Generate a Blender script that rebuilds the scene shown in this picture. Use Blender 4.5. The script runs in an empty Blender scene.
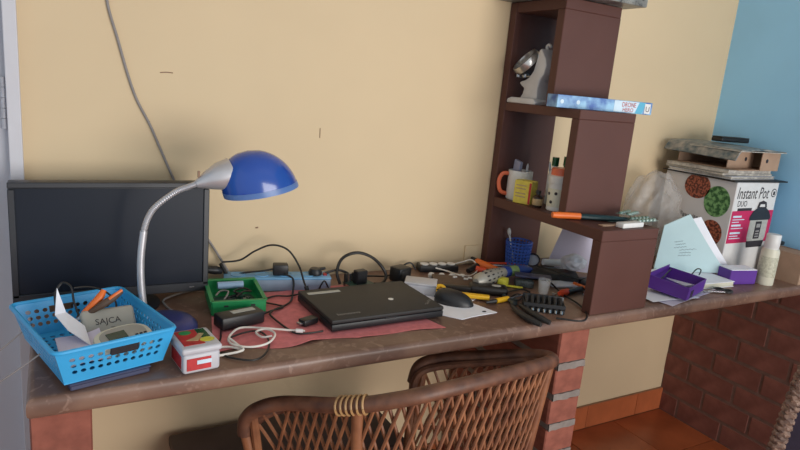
import bpy, bmesh, math, random
import numpy as np
from mathutils import Vector, Matrix, Euler
random.seed(7)
S = bpy.context.scene
C = S.collection
# ------------------------------------------------------------------ camera
F_PX = 609.407
CAM = np.array([0.05656, -1.59121, 1.31856])
YAW, PITCH, ROLL = 0.525876, 0.221197, 0.089772
fw = np.array([math.sin(YAW)*math.cos(PITCH), math.cos(YAW)*math.cos(PITCH), -math.sin(PITCH)])
_r = np.array([math.cos(YAW), -math.sin(YAW), 0.0]); _u = np.cross(_r, fw)
rt = _r*math.cos(ROLL) + _u*math.sin(ROLL); up = -_r*math.sin(ROLL) + _u*math.cos(ROLL)
cd = bpy.data.cameras.new('camera'); cam = bpy.data.objects.new('camera', cd); C.objects.link(cam)
cd.sensor_width = 36.0; cd.lens = F_PX*36.0/800.0; cd.clip_start = 0.02
m = Matrix.Identity(4)
for i in range(3):
    m[i][0] = rt[i]; m[i][1] = up[i]; m[i][2] = -fw[i]; m[i][3] = CAM[i]
cam.matrix_world = m
S.camera = cam
# ------------------------------------------------------------------ world, light, exposure
w = bpy.data.worlds.new('world'); S.world = w; w.use_nodes = True
bg = w.node_tree.nodes['Background']; bg.inputs[0].default_value = (0.88, 0.95, 1.0, 1); bg.inputs[1].default_value = 0.71
def area(name, loc, target, sx, sy, power, col):
    l = bpy.data.lights.new(name, 'AREA'); l.shape = 'RECTANGLE'; l.size = sx; l.size_y = sy; l.energy = power; l.color = col
    o = bpy.data.objects.new(name, l); C.objects.link(o); o.location = loc
    o.rotation_euler = (Vector(target)-Vector(loc)).to_track_quat('-Z', 'Y').to_euler(); return o
area('window_daylight', (1.95, -4.0, 0.90), (1.8, 0, 0.6), 2.4, 1.8, 107, (1.0, 0.965, 0.92))
S.view_settings.view_transform = 'Standard'; S.view_settings.look = 'None'
S.view_settings.exposure = 0.0; S.view_settings.gamma = 1.0; S.view_settings.use_curve_mapping = False

# ------------------------------------------------------------------ pixel -> place
def _ray(x, y): return fw*F_PX + rt*(x-400) - up*(y-225)
def PZ(x, y, z): d = _ray(x, y); return Vector(CAM + d*(z-CAM[2])/d[2])
def PY(x, y, Y): d = _ray(x, y); return Vector(CAM + d*(Y-CAM[1])/d[1])
H = 0.762
# ------------------------------------------------------------------ materials
def lin(c): return tuple(((v/255.0)/12.92 if v/255.0 <= 0.04045 else ((v/255.0+0.055)/1.055)**2.4) for v in c)
def mat(name, rgb, rough=0.6, metal=0.0, var=0.08, scale=30.0, bump=0.0, rgb2=None, alpha=1.0, spec=0.5, trans=0.0, detail=4.0, emis=None, ramp=(0.35, 0.65), coat=0.0):
    mt = bpy.data.materials.new(name); mt.use_nodes = True
    nt = mt.node_tree; b = nt.nodes['Principled BSDF']
    a = lin(rgb)
    if rgb2 is None: c2 = tuple(v*(1-var*2) for v in a)
    else: c2 = lin(rgb2)
    tc = nt.nodes.new('ShaderNodeTexCoord'); n = nt.nodes.new('ShaderNodeTexNoise')
    n.inputs['Scale'].default_value = scale; n.inputs['Detail'].default_value = detail
    nt.links.new(tc.outputs['Object'], n.inputs['Vector'])
    r = nt.nodes.new('ShaderNodeValToRGB'); r.color_ramp.elements[0].position = ramp[0]; r.color_ramp.elements[1].position = ramp[1]
    r.color_ramp.elements[0].color = (*c2, 1); r.color_ramp.elements[1].color = (*a, 1)
    nt.links.new(n.outputs['Fac'], r.inputs['Fac']); nt.links.new(r.outputs['Color'], b.inputs['Base Color'])
    b.inputs['Roughness'].default_value = rough; b.inputs['Metallic'].default_value = metal
    b.inputs['Specular IOR Level'].default_value = spec; b.inputs['Alpha'].default_value = alpha
    b.inputs['Transmission Weight'].default_value = trans; b.inputs['Coat Weight'].default_value = coat
    if bump:
        bp = nt.nodes.new('ShaderNodeBump'); bp.inputs['Strength'].default_value = bump; bp.inputs['Distance'].default_value = 0.003
        nt.links.new(n.outputs['Fac'], bp.inputs['Height']); nt.links.new(bp.outputs['Normal'], b.inputs['Normal'])
    return mt
M = {}
M['wall'] = mat('yellow_paint', (217, 193, 157), 0.75, var=0.02, scale=3, bump=0.03)
M['blue_wall'] = mat('blue_paint', (158, 214, 250), 0.7, var=0.03, scale=4, bump=0.03)
M['ceil'] = mat('white_paint', (225, 222, 214), 0.8, var=0.02)
M['door'] = mat('grey_door_paint', (200, 200, 208), 0.5, var=0.02, scale=6)
M['frame'] = mat('pale_frame_paint', (206, 204, 210), 0.45, var=0.02, scale=20)
M['hinge'] = mat('painted_hinge', (196, 194, 200), 0.4, 0.2, var=0.05)
M['tile'] = mat('terracotta_tile', (180, 98, 60), 0.3, var=0.14, scale=5, rgb2=(150, 78, 46))
M['grout'] = mat('grout', (160, 122, 92), 0.9, var=0.1)
M['skirt'] = mat('skirting_tile', (186, 102, 62), 0.4, var=0.1, scale=12)
M['brick'] = mat('red_brick', (148, 86, 70), 0.85, var=0.15, scale=3, bump=0.15, rgb2=(128, 72, 58))
M['brick_dull'] = mat('dull_brick', (132, 82, 70), 0.85, var=0.15, scale=16, bump=0.3, rgb2=(112, 66, 56))
M['mortar'] = mat('grey_mortar', (138, 128, 122), 0.95, var=0.12, scale=40, bump=0.4)
M['mortar_dull'] = mat('dull_mortar', (116, 88, 78), 0.95, var=0.12, scale=40, bump=0.3)
def stone(name, c1, c2, c3, scale, rough):
    mt = mat(name, c1, rough, var=0.1, scale=scale, rgb2=c2, detail=8.0, ramp=(0.38, 0.62)); nt = mt.node_tree; b = nt.nodes['Principled BSDF']
    src = b.inputs['Base Color'].links[0].from_socket
    tc = [n for n in nt.nodes if n.type == 'TEX_COORD'][0]
    n2 = nt.nodes.new('ShaderNodeTexNoise'); n2.inputs['Scale'].default_value = scale*5; n2.inputs['Detail'].default_value = 3; n2.inputs['Distortion'].default_value = 1.2
    nt.links.new(tc.outputs['Object'], n2.inputs['Vector'])
    rp = nt.nodes.new('ShaderNodeValToRGB'); rp.color_ramp.elements[0].position = 0.56; rp.color_ramp.elements[1].position = 0.66
    rp.color_ramp.elements[0].color = (0, 0, 0, 1); rp.color_ramp.elements[1].color = (1, 1, 1, 1)
    nt.links.new(n2.outputs['Fac'], rp.inputs['Fac'])
    mx = nt.nodes.new('ShaderNodeMix'); mx.data_type = 'RGBA'; mx.inputs['B'].default_value = (*lin(c3), 1)
    nt.links.new(rp.outputs['Color'], mx.inputs['Factor']); nt.links.new(src, mx.inputs['A'])
    nt.links.new(mx.outputs['Result'], b.inputs['Base Color']); return mt
M['stone'] = stone('brown_stone', (130, 100, 84), (108, 80, 68), (136, 108, 94), 9, 0.36)
M['granite'] = stone('speckled_granite', (150, 148, 142), (92, 90, 86), (52, 50, 50), 14, 0.35)
M['shelf'] = mat('brown_laminate', (92, 58, 50), 0.5, var=0.05, scale=6, spec=0.3)
M['black'] = mat('black_plastic', (34, 34, 37), 0.42, var=0.05)
M['black_matt'] = mat('black_rubber_lid', (44, 42, 42), 0.6, var=0.06, scale=60)
M['cable'] = mat('black_cable_rubber', (30, 27, 27), 0.45, var=0.05)
M['screen'] = mat('dark_screen', (36, 40, 50), 0.3, var=0.02, scale=3, spec=0.15)
M['bezel'] = mat('monitor_bezel', (42, 43, 49), 0.4, var=0.03)
M['white_cable'] = mat('white_cable_rubber', (232, 226, 218), 0.5, var=0.03)
M['grey_cable'] = mat('grey_cable_rubber', (146, 138, 136), 0.6, var=0.05)
M['silver'] = mat('silver_paint', (200, 198, 202), 0.36, 0.6, var=0.04)
M['chrome'] = mat('chrome', (205, 203, 200), 0.28, 0.9, var=0.05)
M['alu'] = mat('cast_aluminium', (206, 205, 208), 0.4, 0.15, var=0.06, scale=18)
M['blue_gloss'] = mat('blue_gloss', (30, 76, 166), 0.2, var=0.05, scale=5, coat=0.4)
M['blue_lip'] = mat('blue_translucent_lip', (88, 126, 188), 0.3, var=0.03, alpha=0.85)
M['navy'] = mat('navy_plastic', (48, 54, 112), 0.4, var=0.06)
M['navy_box'] = mat('navy_box', (62, 66, 96), 0.5, var=0.08)
M['sky_plastic'] = mat('sky_blue_plastic', (58, 168, 226), 0.4, var=0.03, scale=10)
M['strip_blue'] = mat('power_strip_blue', (116, 172, 214), 0.45, var=0.05)
M['strip_side'] = mat('power_strip_side', (142, 160, 182), 0.5, var=0.05)
M['paper'] = mat('white_paper', (244, 244, 252), 0.8, var=0.03, scale=12)
M['paper_lilac'] = mat('lilac_paper', (214, 206, 224), 0.8, var=0.03, scale=12)
M['folder'] = mat('pale_cyan_paper', (196, 222, 226), 0.75, var=0.03, scale=8)
M['ink'] = mat('dark_ink', (46, 42, 48), 0.7, var=0.02)
M['ink_grey'] = mat('grey_ink', (150, 164, 172), 0.7, var=0.02)
M['print_grey'] = mat('grey_print', (150, 148, 146), 0.6, var=0.03)
M['print_light'] = mat('pale_label', (186, 186, 180), 0.5, var=0.08, scale=120)
M['white'] = mat('white_plastic', (226, 224, 222), 0.42, var=0.03)
M['cream'] = mat('cream_plastic', (220, 216, 196), 0.45, var=0.03)
M['card_white'] = mat('white_carton', (224, 220, 220), 0.55, var=0.02, scale=6)
M['magenta'] = mat('magenta_print', (198, 36, 92), 0.5, var=0.03)
M['food_brown'] = mat('bean_stew_print', (176, 96, 70), 0.5, scale=120, rgb2=(92, 44, 34), ramp=(0.45, 0.55))
M['food_green'] = mat('broccoli_print', (128, 176, 112), 0.5, scale=70, rgb2=(44, 92, 48), ramp=(0.42, 0.6))
M['lcd'] = mat('green_display', (66, 84, 74), 0.25, var=0.1, scale=40)
M['orange'] = mat('orange_plastic', (238, 116, 44), 0.4, var=0.05)
M['coral'] = mat('coral_glaze', (226, 112, 76), 0.35, var=0.04)
M['red'] = mat('red_print', (196, 42, 46), 0.45, var=0.15, scale=60)
M['yellow'] = mat('yellow_plastic', (246, 190, 40), 0.4, var=0.05)
M['yellow_lime'] = mat('lime_yellow_plastic', (214, 208, 70), 0.45, var=0.05)
M['yellow_card'] = mat('yellow_carton', (226, 204, 84), 0.6, var=0.08, scale=80)
M['green'] = mat('green_plastic', (30, 146, 84), 0.4, var=0.06)
M['pcb'] = mat('circuit_board', (52, 92, 78), 0.45, scale=160, rgb2=(34, 50, 48))
M['pcb_dark'] = mat('dark_circuit_board', (64, 74, 76), 0.5, scale=200, rgb2=(30, 34, 36))
M['teal_dark'] = mat('dark_teal_plastic', (24, 56, 62), 0.4, var=0.05)
M['foil'] = mat('blister_foil', (176, 188, 182), 0.3, 0.5, scale=50, rgb2=(104, 140, 124), ramp=(0.4, 0.6))
M['cloth'] = mat('pink_cloth', (220, 126, 128), 0.9, var=0.08, scale=60, bump=0.2)
M['purple'] = mat('purple_card', (96, 48, 150), 0.5, var=0.05, scale=14)
M['cardboard'] = mat('brown_cardboard', (178, 146, 122), 0.8, var=0.06, scale=20)
M['cardboard_dark'] = mat('inner_cardboard', (148, 118, 98), 0.85, var=0.06, scale=20)
M['rattan'] = mat('rattan_cane', (150, 98, 66), 0.45, var=0.15, scale=18, rgb2=(112, 68, 46))
M['rattan_dark'] = mat('dark_wrapped_rattan', (118, 78, 58), 0.5, scale=26, rgb2=(82, 52, 40))
M['binding'] = mat('cane_binding', (188, 146, 98), 0.5, var=0.1)
M['wicker'] = mat('braided_wicker', (146, 118, 102), 0.65, var=0.2, scale=80, rgb2=(96, 74, 66))
M['cushion'] = mat('dark_purple_fabric', (52, 44, 62), 0.9, var=0.1, scale=40)
M['ledge'] = mat('dark_stone_ledge', (86, 72, 72), 0.6, var=0.12, scale=14)
M['clear'] = mat('clear_plastic', (226, 228, 230), 0.18, var=0.02, alpha=0.30)
M['frost'] = mat('frosted_plastic', (216, 215, 222), 0.35, var=0.04, scale=20, alpha=0.78)
M['bubble'] = mat('bubble_wrap', (218, 212, 208), 0.28, var=0.08, scale=60, alpha=0.32, bump=0.8)
M['toy_blue'] = mat('toy_carton_print', (150, 196, 228), 0.4, scale=26, rgb2=(58, 98, 172), ramp=(0.36, 0.62))
M['toy_pale'] = mat('toy_carton_pale', (206, 226, 240), 0.4, var=0.05, scale=30)
M['toy_aqua'] = mat('toy_carton_aqua', (86, 176, 208), 0.4, var=0.04)
M['mag1'] = mat('magazine_cover', (168, 160, 150), 0.4, scale=38, rgb2=(74, 92, 100), ramp=(0.35, 0.7))
M['mag2'] = mat('newsprint', (206, 198, 186), 0.7, scale=60, rgb2=(170, 162, 154), ramp=(0.4, 0.6))
M['blue_mesh'] = mat('blue_basket_plastic', (70, 104, 192), 0.4, var=0.05)
M['blue_grip'] = mat('blue_grip', (44, 66, 142), 0.4, var=0.05)
M['band_green'] = mat('olive_band', (136, 160, 96), 0.5, var=0.04)
M['mesh_grey'] = mat('grey_perforated_shell', (172, 168, 158), 0.4, 0.3, var=0.06)
M['bottle_green'] = mat('green_glass', (20, 84, 44), 0.2, var=0.05)
M['bottle_brown'] = mat('amber_glass', (60, 42, 36), 0.25, var=0.08)
M['label_tan'] = mat('tan_label', (188, 160, 118), 0.6, var=0.1, scale=60)
M['lilac_spray'] = mat('grey_lilac_plastic', (150, 152, 176), 0.4, var=0.05)
M['pouch'] = mat('grey_pouch', (172, 168, 158), 0.55, var=0.05, scale=20)
M['dark_wood'] = mat('brown_leather', (92, 70, 56), 0.6, var=0.08)
M['tip_red'] = mat('red_orange_cap', (232, 84, 50), 0.4, var=0.04)
M['steel'] = mat('steel', (176, 178, 182), 0.25, 0.9, var=0.05)

# ------------------------------------------------------------------ mesh helpers
def rotz(a): return Matrix.Rotation(a, 4, 'Z')
def merge(dst, src, mx=None):
    if mx is not None: bmesh.ops.transform(src, matrix=mx, verts=src.verts)
    me = bpy.data.meshes.new('tmp'); src.to_mesh(me); src.free(); dst.from_mesh(me); bpy.data.meshes.remove(me)
def nb(): return bmesh.new()
def box(bm, c, s, bev=0.0, seg=2, rot=None):
    t = bmesh.new(); bmesh.ops.create_cube(t, size=1.0); bmesh.ops.scale(t, vec=s, verts=t.verts)
    if bev: bmesh.ops.bevel(t, geom=list(t.edges), offset=bev, segments=seg, profile=0.5, affect='EDGES')
    mx = Matrix.Translation(c)
    if rot is not None: mx = mx @ (rot if isinstance(rot, Matrix) else Euler(rot).to_matrix().to_4x4())
    merge(bm, t, mx); return bm
def B(c, s, bev=0.0, seg=2, rot=None): return box(nb(), c, s, bev, seg, rot)
def smoothpts(pts, n=6):
    P = [Vector(p) for p in pts]
    if len(P) < 3: return P
    out = []
    for i in range(len(P)-1):
        p0 = P[max(i-1, 0)]; p1 = P[i]; p2 = P[i+1]; p3 = P[min(i+2, len(P)-1)]
        for k in range(n):
            t = k/n
            out.append(0.5*((2*p1)+(-p0+p2)*t+(2*p0-5*p1+4*p2-p3)*t*t+(-p0+3*p1-3*p2+p3)*t**3))
    out.append(P[-1]); return out
def tube(bm, pts, r, n=8, sm=6, cap=True, flat=1.0):
    P = smoothpts(pts, sm) if sm else [Vector(p) for p in pts]
    N = len(P); R = r if isinstance(r, (list, tuple)) else [r, r]
    prev = None; rings = []
    for i, p in enumerate(P):
        t = (P[min(i+1, N-1)]-P[max(i-1, 0)])
        if t.length < 1e-9: t = Vector((0, 0, 1))
        t.normalize()
        if prev is None:
            a = Vector((0, 0, 1)) if abs(t.z) < 0.9 else Vector((1, 0, 0)); nrm = (a - t*a.dot(t)).normalized()
        else:
            nrm = prev - t*prev.dot(t)
            nrm = nrm.normalized() if nrm.length > 1e-6 else prev
        prev = nrm; bi = t.cross(nrm)
        f = i/(N-1)*(len(R)-1); k = min(int(f), len(R)-2); rr = R[k]+(R[k+1]-R[k])*(f-k)
        rings.append([bm.verts.new(p + (nrm*math.cos(2*math.pi*j/n)*flat + bi*math.sin(2*math.pi*j/n))*rr) for j in range(n)])
    for a, b in zip(rings, rings[1:]):
        for j in range(n): bm.faces.new((a[j], a[(j+1) % n], b[(j+1) % n], b[j]))
    if cap: bm.faces.new(rings[0][::-1]); bm.faces.new(rings[-1])
    return bm
def T(pts, r, n=8, sm=6, **k): return tube(nb(), pts, r, n, sm, **k)
def lathe(bm, prof, c=(0, 0, 0), n=28, mx=None):
    t = bmesh.new(); rings = []
    for r, z in prof:
        if r < 1e-6: rings.append([t.verts.new((0, 0, z))])
        else: rings.append([t.verts.new((r*math.cos(2*math.pi*j/n), r*math.sin(2*math.pi*j/n), z)) for j in range(n)])
    for a, b in zip(rings, rings[1:]):
        for j in range(n):
            q = [a[j % len(a)], a[(j+1) % len(a)], b[(j+1) % len(b)], b[j % len(b)]]
            u = []
            for v in q:
                if v not in u: u.append(v)
            if len(u) >= 3: t.faces.new(u)
    bmesh.ops.recalc_face_normals(t, faces=t.faces)
    merge(bm, t, Matrix.Translation(c) @ (mx if mx is not None else Matrix.Identity(4))); return bm
def L(prof, c=(0, 0, 0), n=28, mx=None): return lathe(nb(), prof, c, n, mx)
def prism(bm, poly, z0, z1, mx=None, bev=0.0):
    t = bmesh.new(); v = [t.verts.new((x, y, z0)) for x, y in poly]; f = t.faces.new(v)
    r = bmesh.ops.extrude_face_region(t, geom=[f]); bmesh.ops.translate(t, vec=(0, 0, z1-z0), verts=[g for g in r['geom'] if isinstance(g, bmesh.types.BMVert)])
    bmesh.ops.recalc_face_normals(t, faces=t.faces)
    if bev: bmesh.ops.bevel(t, geom=list(t.edges), offset=bev, segments=2, profile=0.5, affect='EDGES')
    merge(bm, t, mx); return bm
def Pm(poly, z0, z1, mx=None, bev=0.0): return prism(nb(), poly, z0, z1, mx, bev)
def sheet(fn, nu, nv, thick=0.0006):
    bm = nb(); top = [[bm.verts.new(fn(i/nu, j/nv)) for j in range(nv+1)] for i in range(nu+1)]
    for i in range(nu):
        for j in range(nv): bm.faces.new((top[i][j], top[i+1][j], top[i+1][j+1], top[i][j+1]))
    bmesh.ops.recalc_face_normals(bm, faces=bm.faces)
    bmesh.ops.solidify(bm, geom=list(bm.faces), thickness=thick); return bm
def poly3(bm, O, U, V, pts, off=0.0006, th=0.0006):
    """flat print of a little thickness on a face: O + u U + v V"""
    U = Vector(U); V = Vector(V); N = U.cross(V).normalized(); O = Vector(O)
    a = [bm.verts.new(O+U*u+V*v+N*off) for u, v in pts]; b = [bm.verts.new(O+U*u+V*v+N*(off-th)) for u, v in pts]
    bm.faces.new(a); n = len(pts)
    for i in range(n): bm.faces.new((a[(i+1) % n], a[i], b[i], b[(i+1) % n]))
    return bm
def rect(u0, v0, u1, v1): return [(u0, v0), (u1, v0), (u1, v1), (u0, v1)]
def circ(u, v, r, n=24, ry=None, clip=None):
    o = [(u+r*math.cos(2*math.pi*k/n), v+(ry or r)*math.sin(2*math.pi*k/n)) for k in range(n)]
    return [(a, min(b, clip)) if clip is not None else (a, b) for a, b in o]
def text_bm(txt, size, O, U, V, off=0.0008, shear=0.0, width=None, align='LEFT'):
    cu = bpy.data.curves.new('tmp_text', 'FONT'); cu.body = txt; cu.size = size; cu.shear = shear; cu.align_x = align; cu.resolution_u = 3
    o = bpy.data.objects.new('tmp_text', cu); C.objects.link(o)
    bpy.context.view_layer.update()
    me = bpy.data.meshes.new_from_object(o.evaluated_get(bpy.context.evaluated_depsgraph_get()))
    bpy.data.objects.remove(o); bpy.data.curves.remove(cu)
    bm = nb(); bm.from_mesh(me); bpy.data.meshes.remove(me)
    U = Vector(U); V = Vector(V); N = U.cross(V).normalized(); O = Vector(O)
    sx = 1.0
    if width and len(bm.verts):
        xs = [v.co.x for v in bm.verts]; sx = width/max(1e-6, max(xs)-min(xs))
    for v in bm.verts: v.co = O+U*(v.co.x*sx)+V*v.co.y+N*off
    return bm
# ------------------------------------------------------------------ object helpers
def thing(name, label, cat, loc=(0, 0, 0), rz=0.0, group=None):
    o = bpy.data.objects.new(name, None); o.empty_display_size = 0.05; C.objects.link(o); o.location = loc; o.rotation_euler = (0, 0, rz)
    o['label'] = label; o['category'] = cat
    if group: o['group'] = group
    return o
def obj(name, bm, mt, parent=None, smooth=False, ang=40, kind=None, label=None):
    me = bpy.data.meshes.new(name); 
    if smooth:
        for f in bm.faces: f.smooth = True
    bm.to_mesh(me); bm.free(); me.materials.append(M[mt] if isinstance(mt, str) else mt)
    if smooth: me.set_sharp_from_angle(angle=math.radians(ang))
    o = bpy.data.objects.new(name, me); C.objects.link(o)
    if parent is not None: o.parent = parent
    if kind: o['kind'] = kind
    if label: o['label'] = label
    return o
def solo(name, bm, mt, label, cat, smooth=True, group=None, ang=40):
    """single-mesh thing given in world coordinates; origin at its base"""
    vs = [v.co for v in bm.verts]
    c = Vector(((min(v.x for v in vs)+max(v.x for v in vs))/2, (min(v.y for v in vs)+max(v.y for v in vs))/2, min(v.z for v in vs)))
    bmesh.ops.translate(bm, vec=-c, verts=bm.verts)
    o = obj(name, bm, mt, None, smooth, ang); o.location = c; o['label'] = label; o['category'] = cat
    if group: o['group'] = group
    return o
def dup(src, parent, loc, rot=None, scale=None):
    c = src.copy(); C.objects.link(c); c.parent = parent; c.location = loc
    if rot is not None: c.rotation_euler = rot
    if scale is not None: c.scale = scale
    return c
def struct(name, bm, mt, smooth=False):
    return obj(name, bm, mt, None, smooth, kind='structure')

# ================================================================== ROOM
XR = 2.43
bmw = B((XR/2+0.05-0.006, 0.06, 1.4), (XR+0.1+0.012, 0.12, 2.8)); box(bmw, (-1.15, 0.06, 1.4), (0.46, 0.12, 2.8)); box(bmw, (-0.484, 0.06, 2.46), (0.88, 0.12, 0.68))
wb = struct('wall_back', bmw, 'wall')
struct('wall_left', B((-1.44, -0.50, 1.4), (0.12, 1.0, 2.8)), 'blue_wall')  # unseen wall, added to dim ambient from the left; blue for cooler bounce
# door and frame at the far left of the back wall
door = struct('door_1', B((-0.4535, 0.035, 1.03), (0.846, 0.04, 2.06)), 'door')
bmf = nb(); box(bmf, (-0.0175, 0.03, 1.05), (0.026, 0.10, 2.10), 0.002); box(bmf, (-0.455, 0.03, 2.09), (0.90, 0.10, 0.05), 0.002); box(bmf, (-0.90, 0.03, 1.05), (0.05, 0.10, 2.10), 0.002)
obj('door_frame', bmf, 'frame', door)
for z in (1.21, 0.18):
    bmh = nb()
    for k in range(5): lathe(bmh, [(0, 0), (0.006, 0), (0.006, 0.0215), (0, 0.0215)], (-0.0365, 0.004, z-0.055+k*0.0225), 12)
    obj('hinge', bmh, 'hinge', door, True)
obj('door_handle', T([(-0.80, 0.012, 1.0), (-0.80, -0.03, 1.0), (-0.70, -0.03, 1.0)], 0.008, 8, 0), 'silver', door)
struct('ceiling', B((0.75, -1.2, 2.85), (4.3, 2.7, 0.1)), 'ceil')
wr = struct('wall_right', B((XR+0.06, -1.15, 1.76), (0.12, 2.3, 2.08)), 'blue_wall')
mo = obj('mortar', B((XR+0.0545, -1.15, 0.36), (0.131, 2.3, 0.72)), 'mortar_dull', wr)
brick_me = B((0, 0, 0), (0.02, 0.19, 0.079), 0.002, 1)
bo = None; CH = 0.092
for k in range(8):
    z = 0.045 + k*CH
    if z > 0.71: break
    off = [0.0, 0.105, 0.02, 0.115, 0.0, 0.10, 0.03, 0.11][k]
    y = -off + 0.10
    while y > -2.1:
        y0 = min(0, y); y1 = y-0.192
        if y1 < -0.02:
            ln = y0-y1
            if bo is None:
                bo = obj('brick', brick_me, 'brick_dull', wr); t = bo
                t.location = (XR-0.0030+random.uniform(-.001, .001), (y0+y1)/2, z)
            else: t = dup(bo, wr, (XR-0.0030+random.uniform(-.001, .001), (y0+y1)/2, z))
            t.rotation_euler = (0, 0, random.uniform(-.012, .012)); t.scale = (1, ln/0.19, 1)
        y -= 0.203
# floor and tiles
fl = struct('floor', B((0.75, -1.2, -0.03), (4.3, 2.7, 0.05)), 'grout')
tl = None; P = 0.305
for i in range(13):
    for j in range(8):
        x = XR-0.005-P/2-i*P; y = -0.012-0.27-P/2-j*P+P
        if j == 0: y = -0.012-0.135; sy = 0.27/P
        else: sy = 1.0; y = -0.012-0.27-P/2-(j-1)*P
        if y < -2.4: continue
        l = (x, y, -0.0025+random.uniform(-.0006, .0006))
        if tl is None: tl = obj('tile', B((0, 0, 0), (P-0.004, P-0.004, 0.006), 0.0015, 1), 'tile', fl); tl.location = l; tl.scale = (1, sy, 1)
        else: dup(tl, fl, l, None, (1, sy-(0 if j else .002), 1))
sk = struct('baseboard_back', B((1.21, -0.005, 0.052), (2.42, 0.008, 0.104)), 'grout')
st = None
for i in range(8):
    x = 2.104+0.15-i*0.302+0.151
    x0 = max(0.002, x-0.15); x1 = min(2.425, x+0.15)
    if st is None: st = obj('tile', B((0, 0, 0), (0.3, 0.012, 0.102), 0.002, 1), 'skirt', sk); q = st
    else: q = dup(st, sk, (0, 0, 0))
    q.location = ((x0+x1)/2, -0.007, 0.052); q.scale = ((x1-x0)/0.3, 1, 1)

# ================================================================== DESK AND SUPPORTS
t_ = bmesh.new(); bmesh.ops.create_cube(t_, size=1.0); bmesh.ops.scale(t_, vec=(XR-0.006, 0.510, 0.04), verts=t_.verts)
eds = [e for e in t_.edges if all(v.co.y < 0 for v in e.verts) and abs(e.verts[0].co.z-e.verts[1].co.z) < 1e-5] + [e for e in t_.edges if all(v.co.x < 0 for v in e.verts) and abs(e.verts[0].co.z-e.verts[1].co.z) < 1e-5]
bmesh.ops.bevel(t_, geom=list(set(eds)), offset=0.013, segments=4, profile=0.5, affect='EDGES')
bmesh.ops.translate(t_, vec=((XR-0.006)/2+0.001, -0.257, 0.742), verts=t_.verts)
solo('stone_desk', t_, 'stone', 'long brown polished stone desk slab running along the yellow wall', 'desk')
def pillar(x0, x1, label):
    t = thing('brick_pillar', label, 'pillar', ((x0+x1)/2, -0.255, 0.0), 0, 'brick pillars under the desk')
    wdt = x1-x0; first = {}
    obj('mortar', B((0, 0.0, 0.3595), (wdt-0.010, 0.462, 0.719), 0.002, 1), 'mortar', t)
    for k in range(8):
        zc = -0.025+k*0.0915+0.0455
        zt = 0.7195 if k == 7 else zc+0.0365; zb = max(zc-0.0365, 0.002)
        if zt-zb < 0.02: continue
        ys = [-0.235, -0.012, 0.211, 0.235] if k % 2 else [-0.235, -0.127, 0.098, 0.235]
        for a, b in zip(ys, ys[1:]):
            a = a+(0.006 if a > -0.23 else 0); b = b-(0.006 if b < 0.23 else 0); sy = b-a
            if sy < 0.015: continue
            if not first: first['b'] = obj('brick', B((0, 0, 0), (1, 1, 1), 0.03, 1), 'brick', t); q = first['b']
            else: q = dup(first['b'], t, (0, 0, 0))
            q.location = (random.uniform(-.002, .002), (a+b)/2, (zt+zb)/2); q.scale = (wdt, sy, zt-zb); q.rotation_euler = (0, 0, random.uniform(-.01, .01))
    # squeezed-out mortar lips in the joints of the front face
    for k in range(1, 8):
        zc = -0.025+k*0.0915
        bm = nb(); n = 9
        lo = [bm.verts.new((-wdt/2+0.004+(wdt-0.008)*i/(n-1), -0.2335-random.uniform(.003, .006), zc-0.008-random.uniform(0, .003))) for i in range(n)]
        hi = [bm.verts.new((-wdt/2+0.004+(wdt-0.008)*i/(n-1), -0.2335-random.uniform(.002, .004), zc+0.008+random.uniform(0, .003))) for i in range(n)]
        bl = [bm.verts.new((v.co.x, -0.228, v.co.z)) for v in lo]; bh = [bm.verts.new((v.co.x, -0.228, v.co.z)) for v in hi]
        for i in range(n-1):
            for a, b in ((lo, hi), (hi, bh), (bl, lo)): bm.faces.new((a[i], a[i+1], b[i+1], b[i]))
        obj('mortar_joint', bm, 'mortar', t, True)
    return t
pillar(0.006, 0.102, 'red brick pillar under the desk end beside the door frame')
pillar(1.226, 1.334, 'red brick pillar with thick grey joints beside the rattan chair')
bm = nb(); box(bm, (0.60, -0.165, 0.175), (0.60, 0.25, 0.35), 0.008)
lb = thing('low_bench', 'low dark bench against the wall under the desk', 'bench', (0.60, -0.165, 0))
bm = nb(); box(bm, (0, 0, 0.335), (0.60, 0.27, 0.03), 0.006); obj('bench_top', bm, 'ledge', lb, True)
for sx in (-1, 1): obj('side_panel', B((sx*0.275, 0, 0.16), (0.03, 0.25, 0.32), 0.003), 'ledge', lb)
obj('back_panel', B((0, 0.11, 0.19), (0.52, 0.02, 0.26)), 'ledge', lb)

# ================================================================== SHELF UNIT
XS, XE = 1.306, 1.528; XC = (XS+XE)/2; WX = XE-XS; Z1 = 0.998; Z2 = 1.303; ZT = 1.603
sh = thing('stepped_shelf', 'tall dark brown stepped shelf unit standing on the desk', 'shelf', (XC, -0.25, H))
def board(name, y0, y1, z0, z1, dx=0.0): obj(name, B((0, (y0+y1)/2+0.25, (z0+z1)/2-H), (WX-dx, abs(y1-y0), z1-z0), 0.0015, 1), 'shelf', sh)
board('post', -0.032, -0.002, H, ZT)
board('top_board', -0.2445, -0.0325, ZT-0.03, ZT, .002)
board('post', -0.2445, -0.2145, Z2, ZT-0.03)
board('shelf_board', -0.3585, -0.0325, Z2-0.026, Z2)
board('post', -0.3585, -0.3285, Z1, Z2-0.026)
board('shelf_board', -0.502, -0.0325, Z1-0.03, Z1)
board('post', -0.502, -0.470, H, Z1-0.03)
solo('stone_slab', B((1.398, -0.153, ZT+0.0185), (0.325, 0.302, 0.034), 0.003), 'granite', 'speckled grey granite slab capping the brown shelf unit', 'slab', False)

# silver stand with tilted ring, on the top shelf
ss = thing('silver_stand', 'silver cast stand with a tilted chrome ring on the top shelf', 'stand', (1.350, -0.104, Z2))
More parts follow.
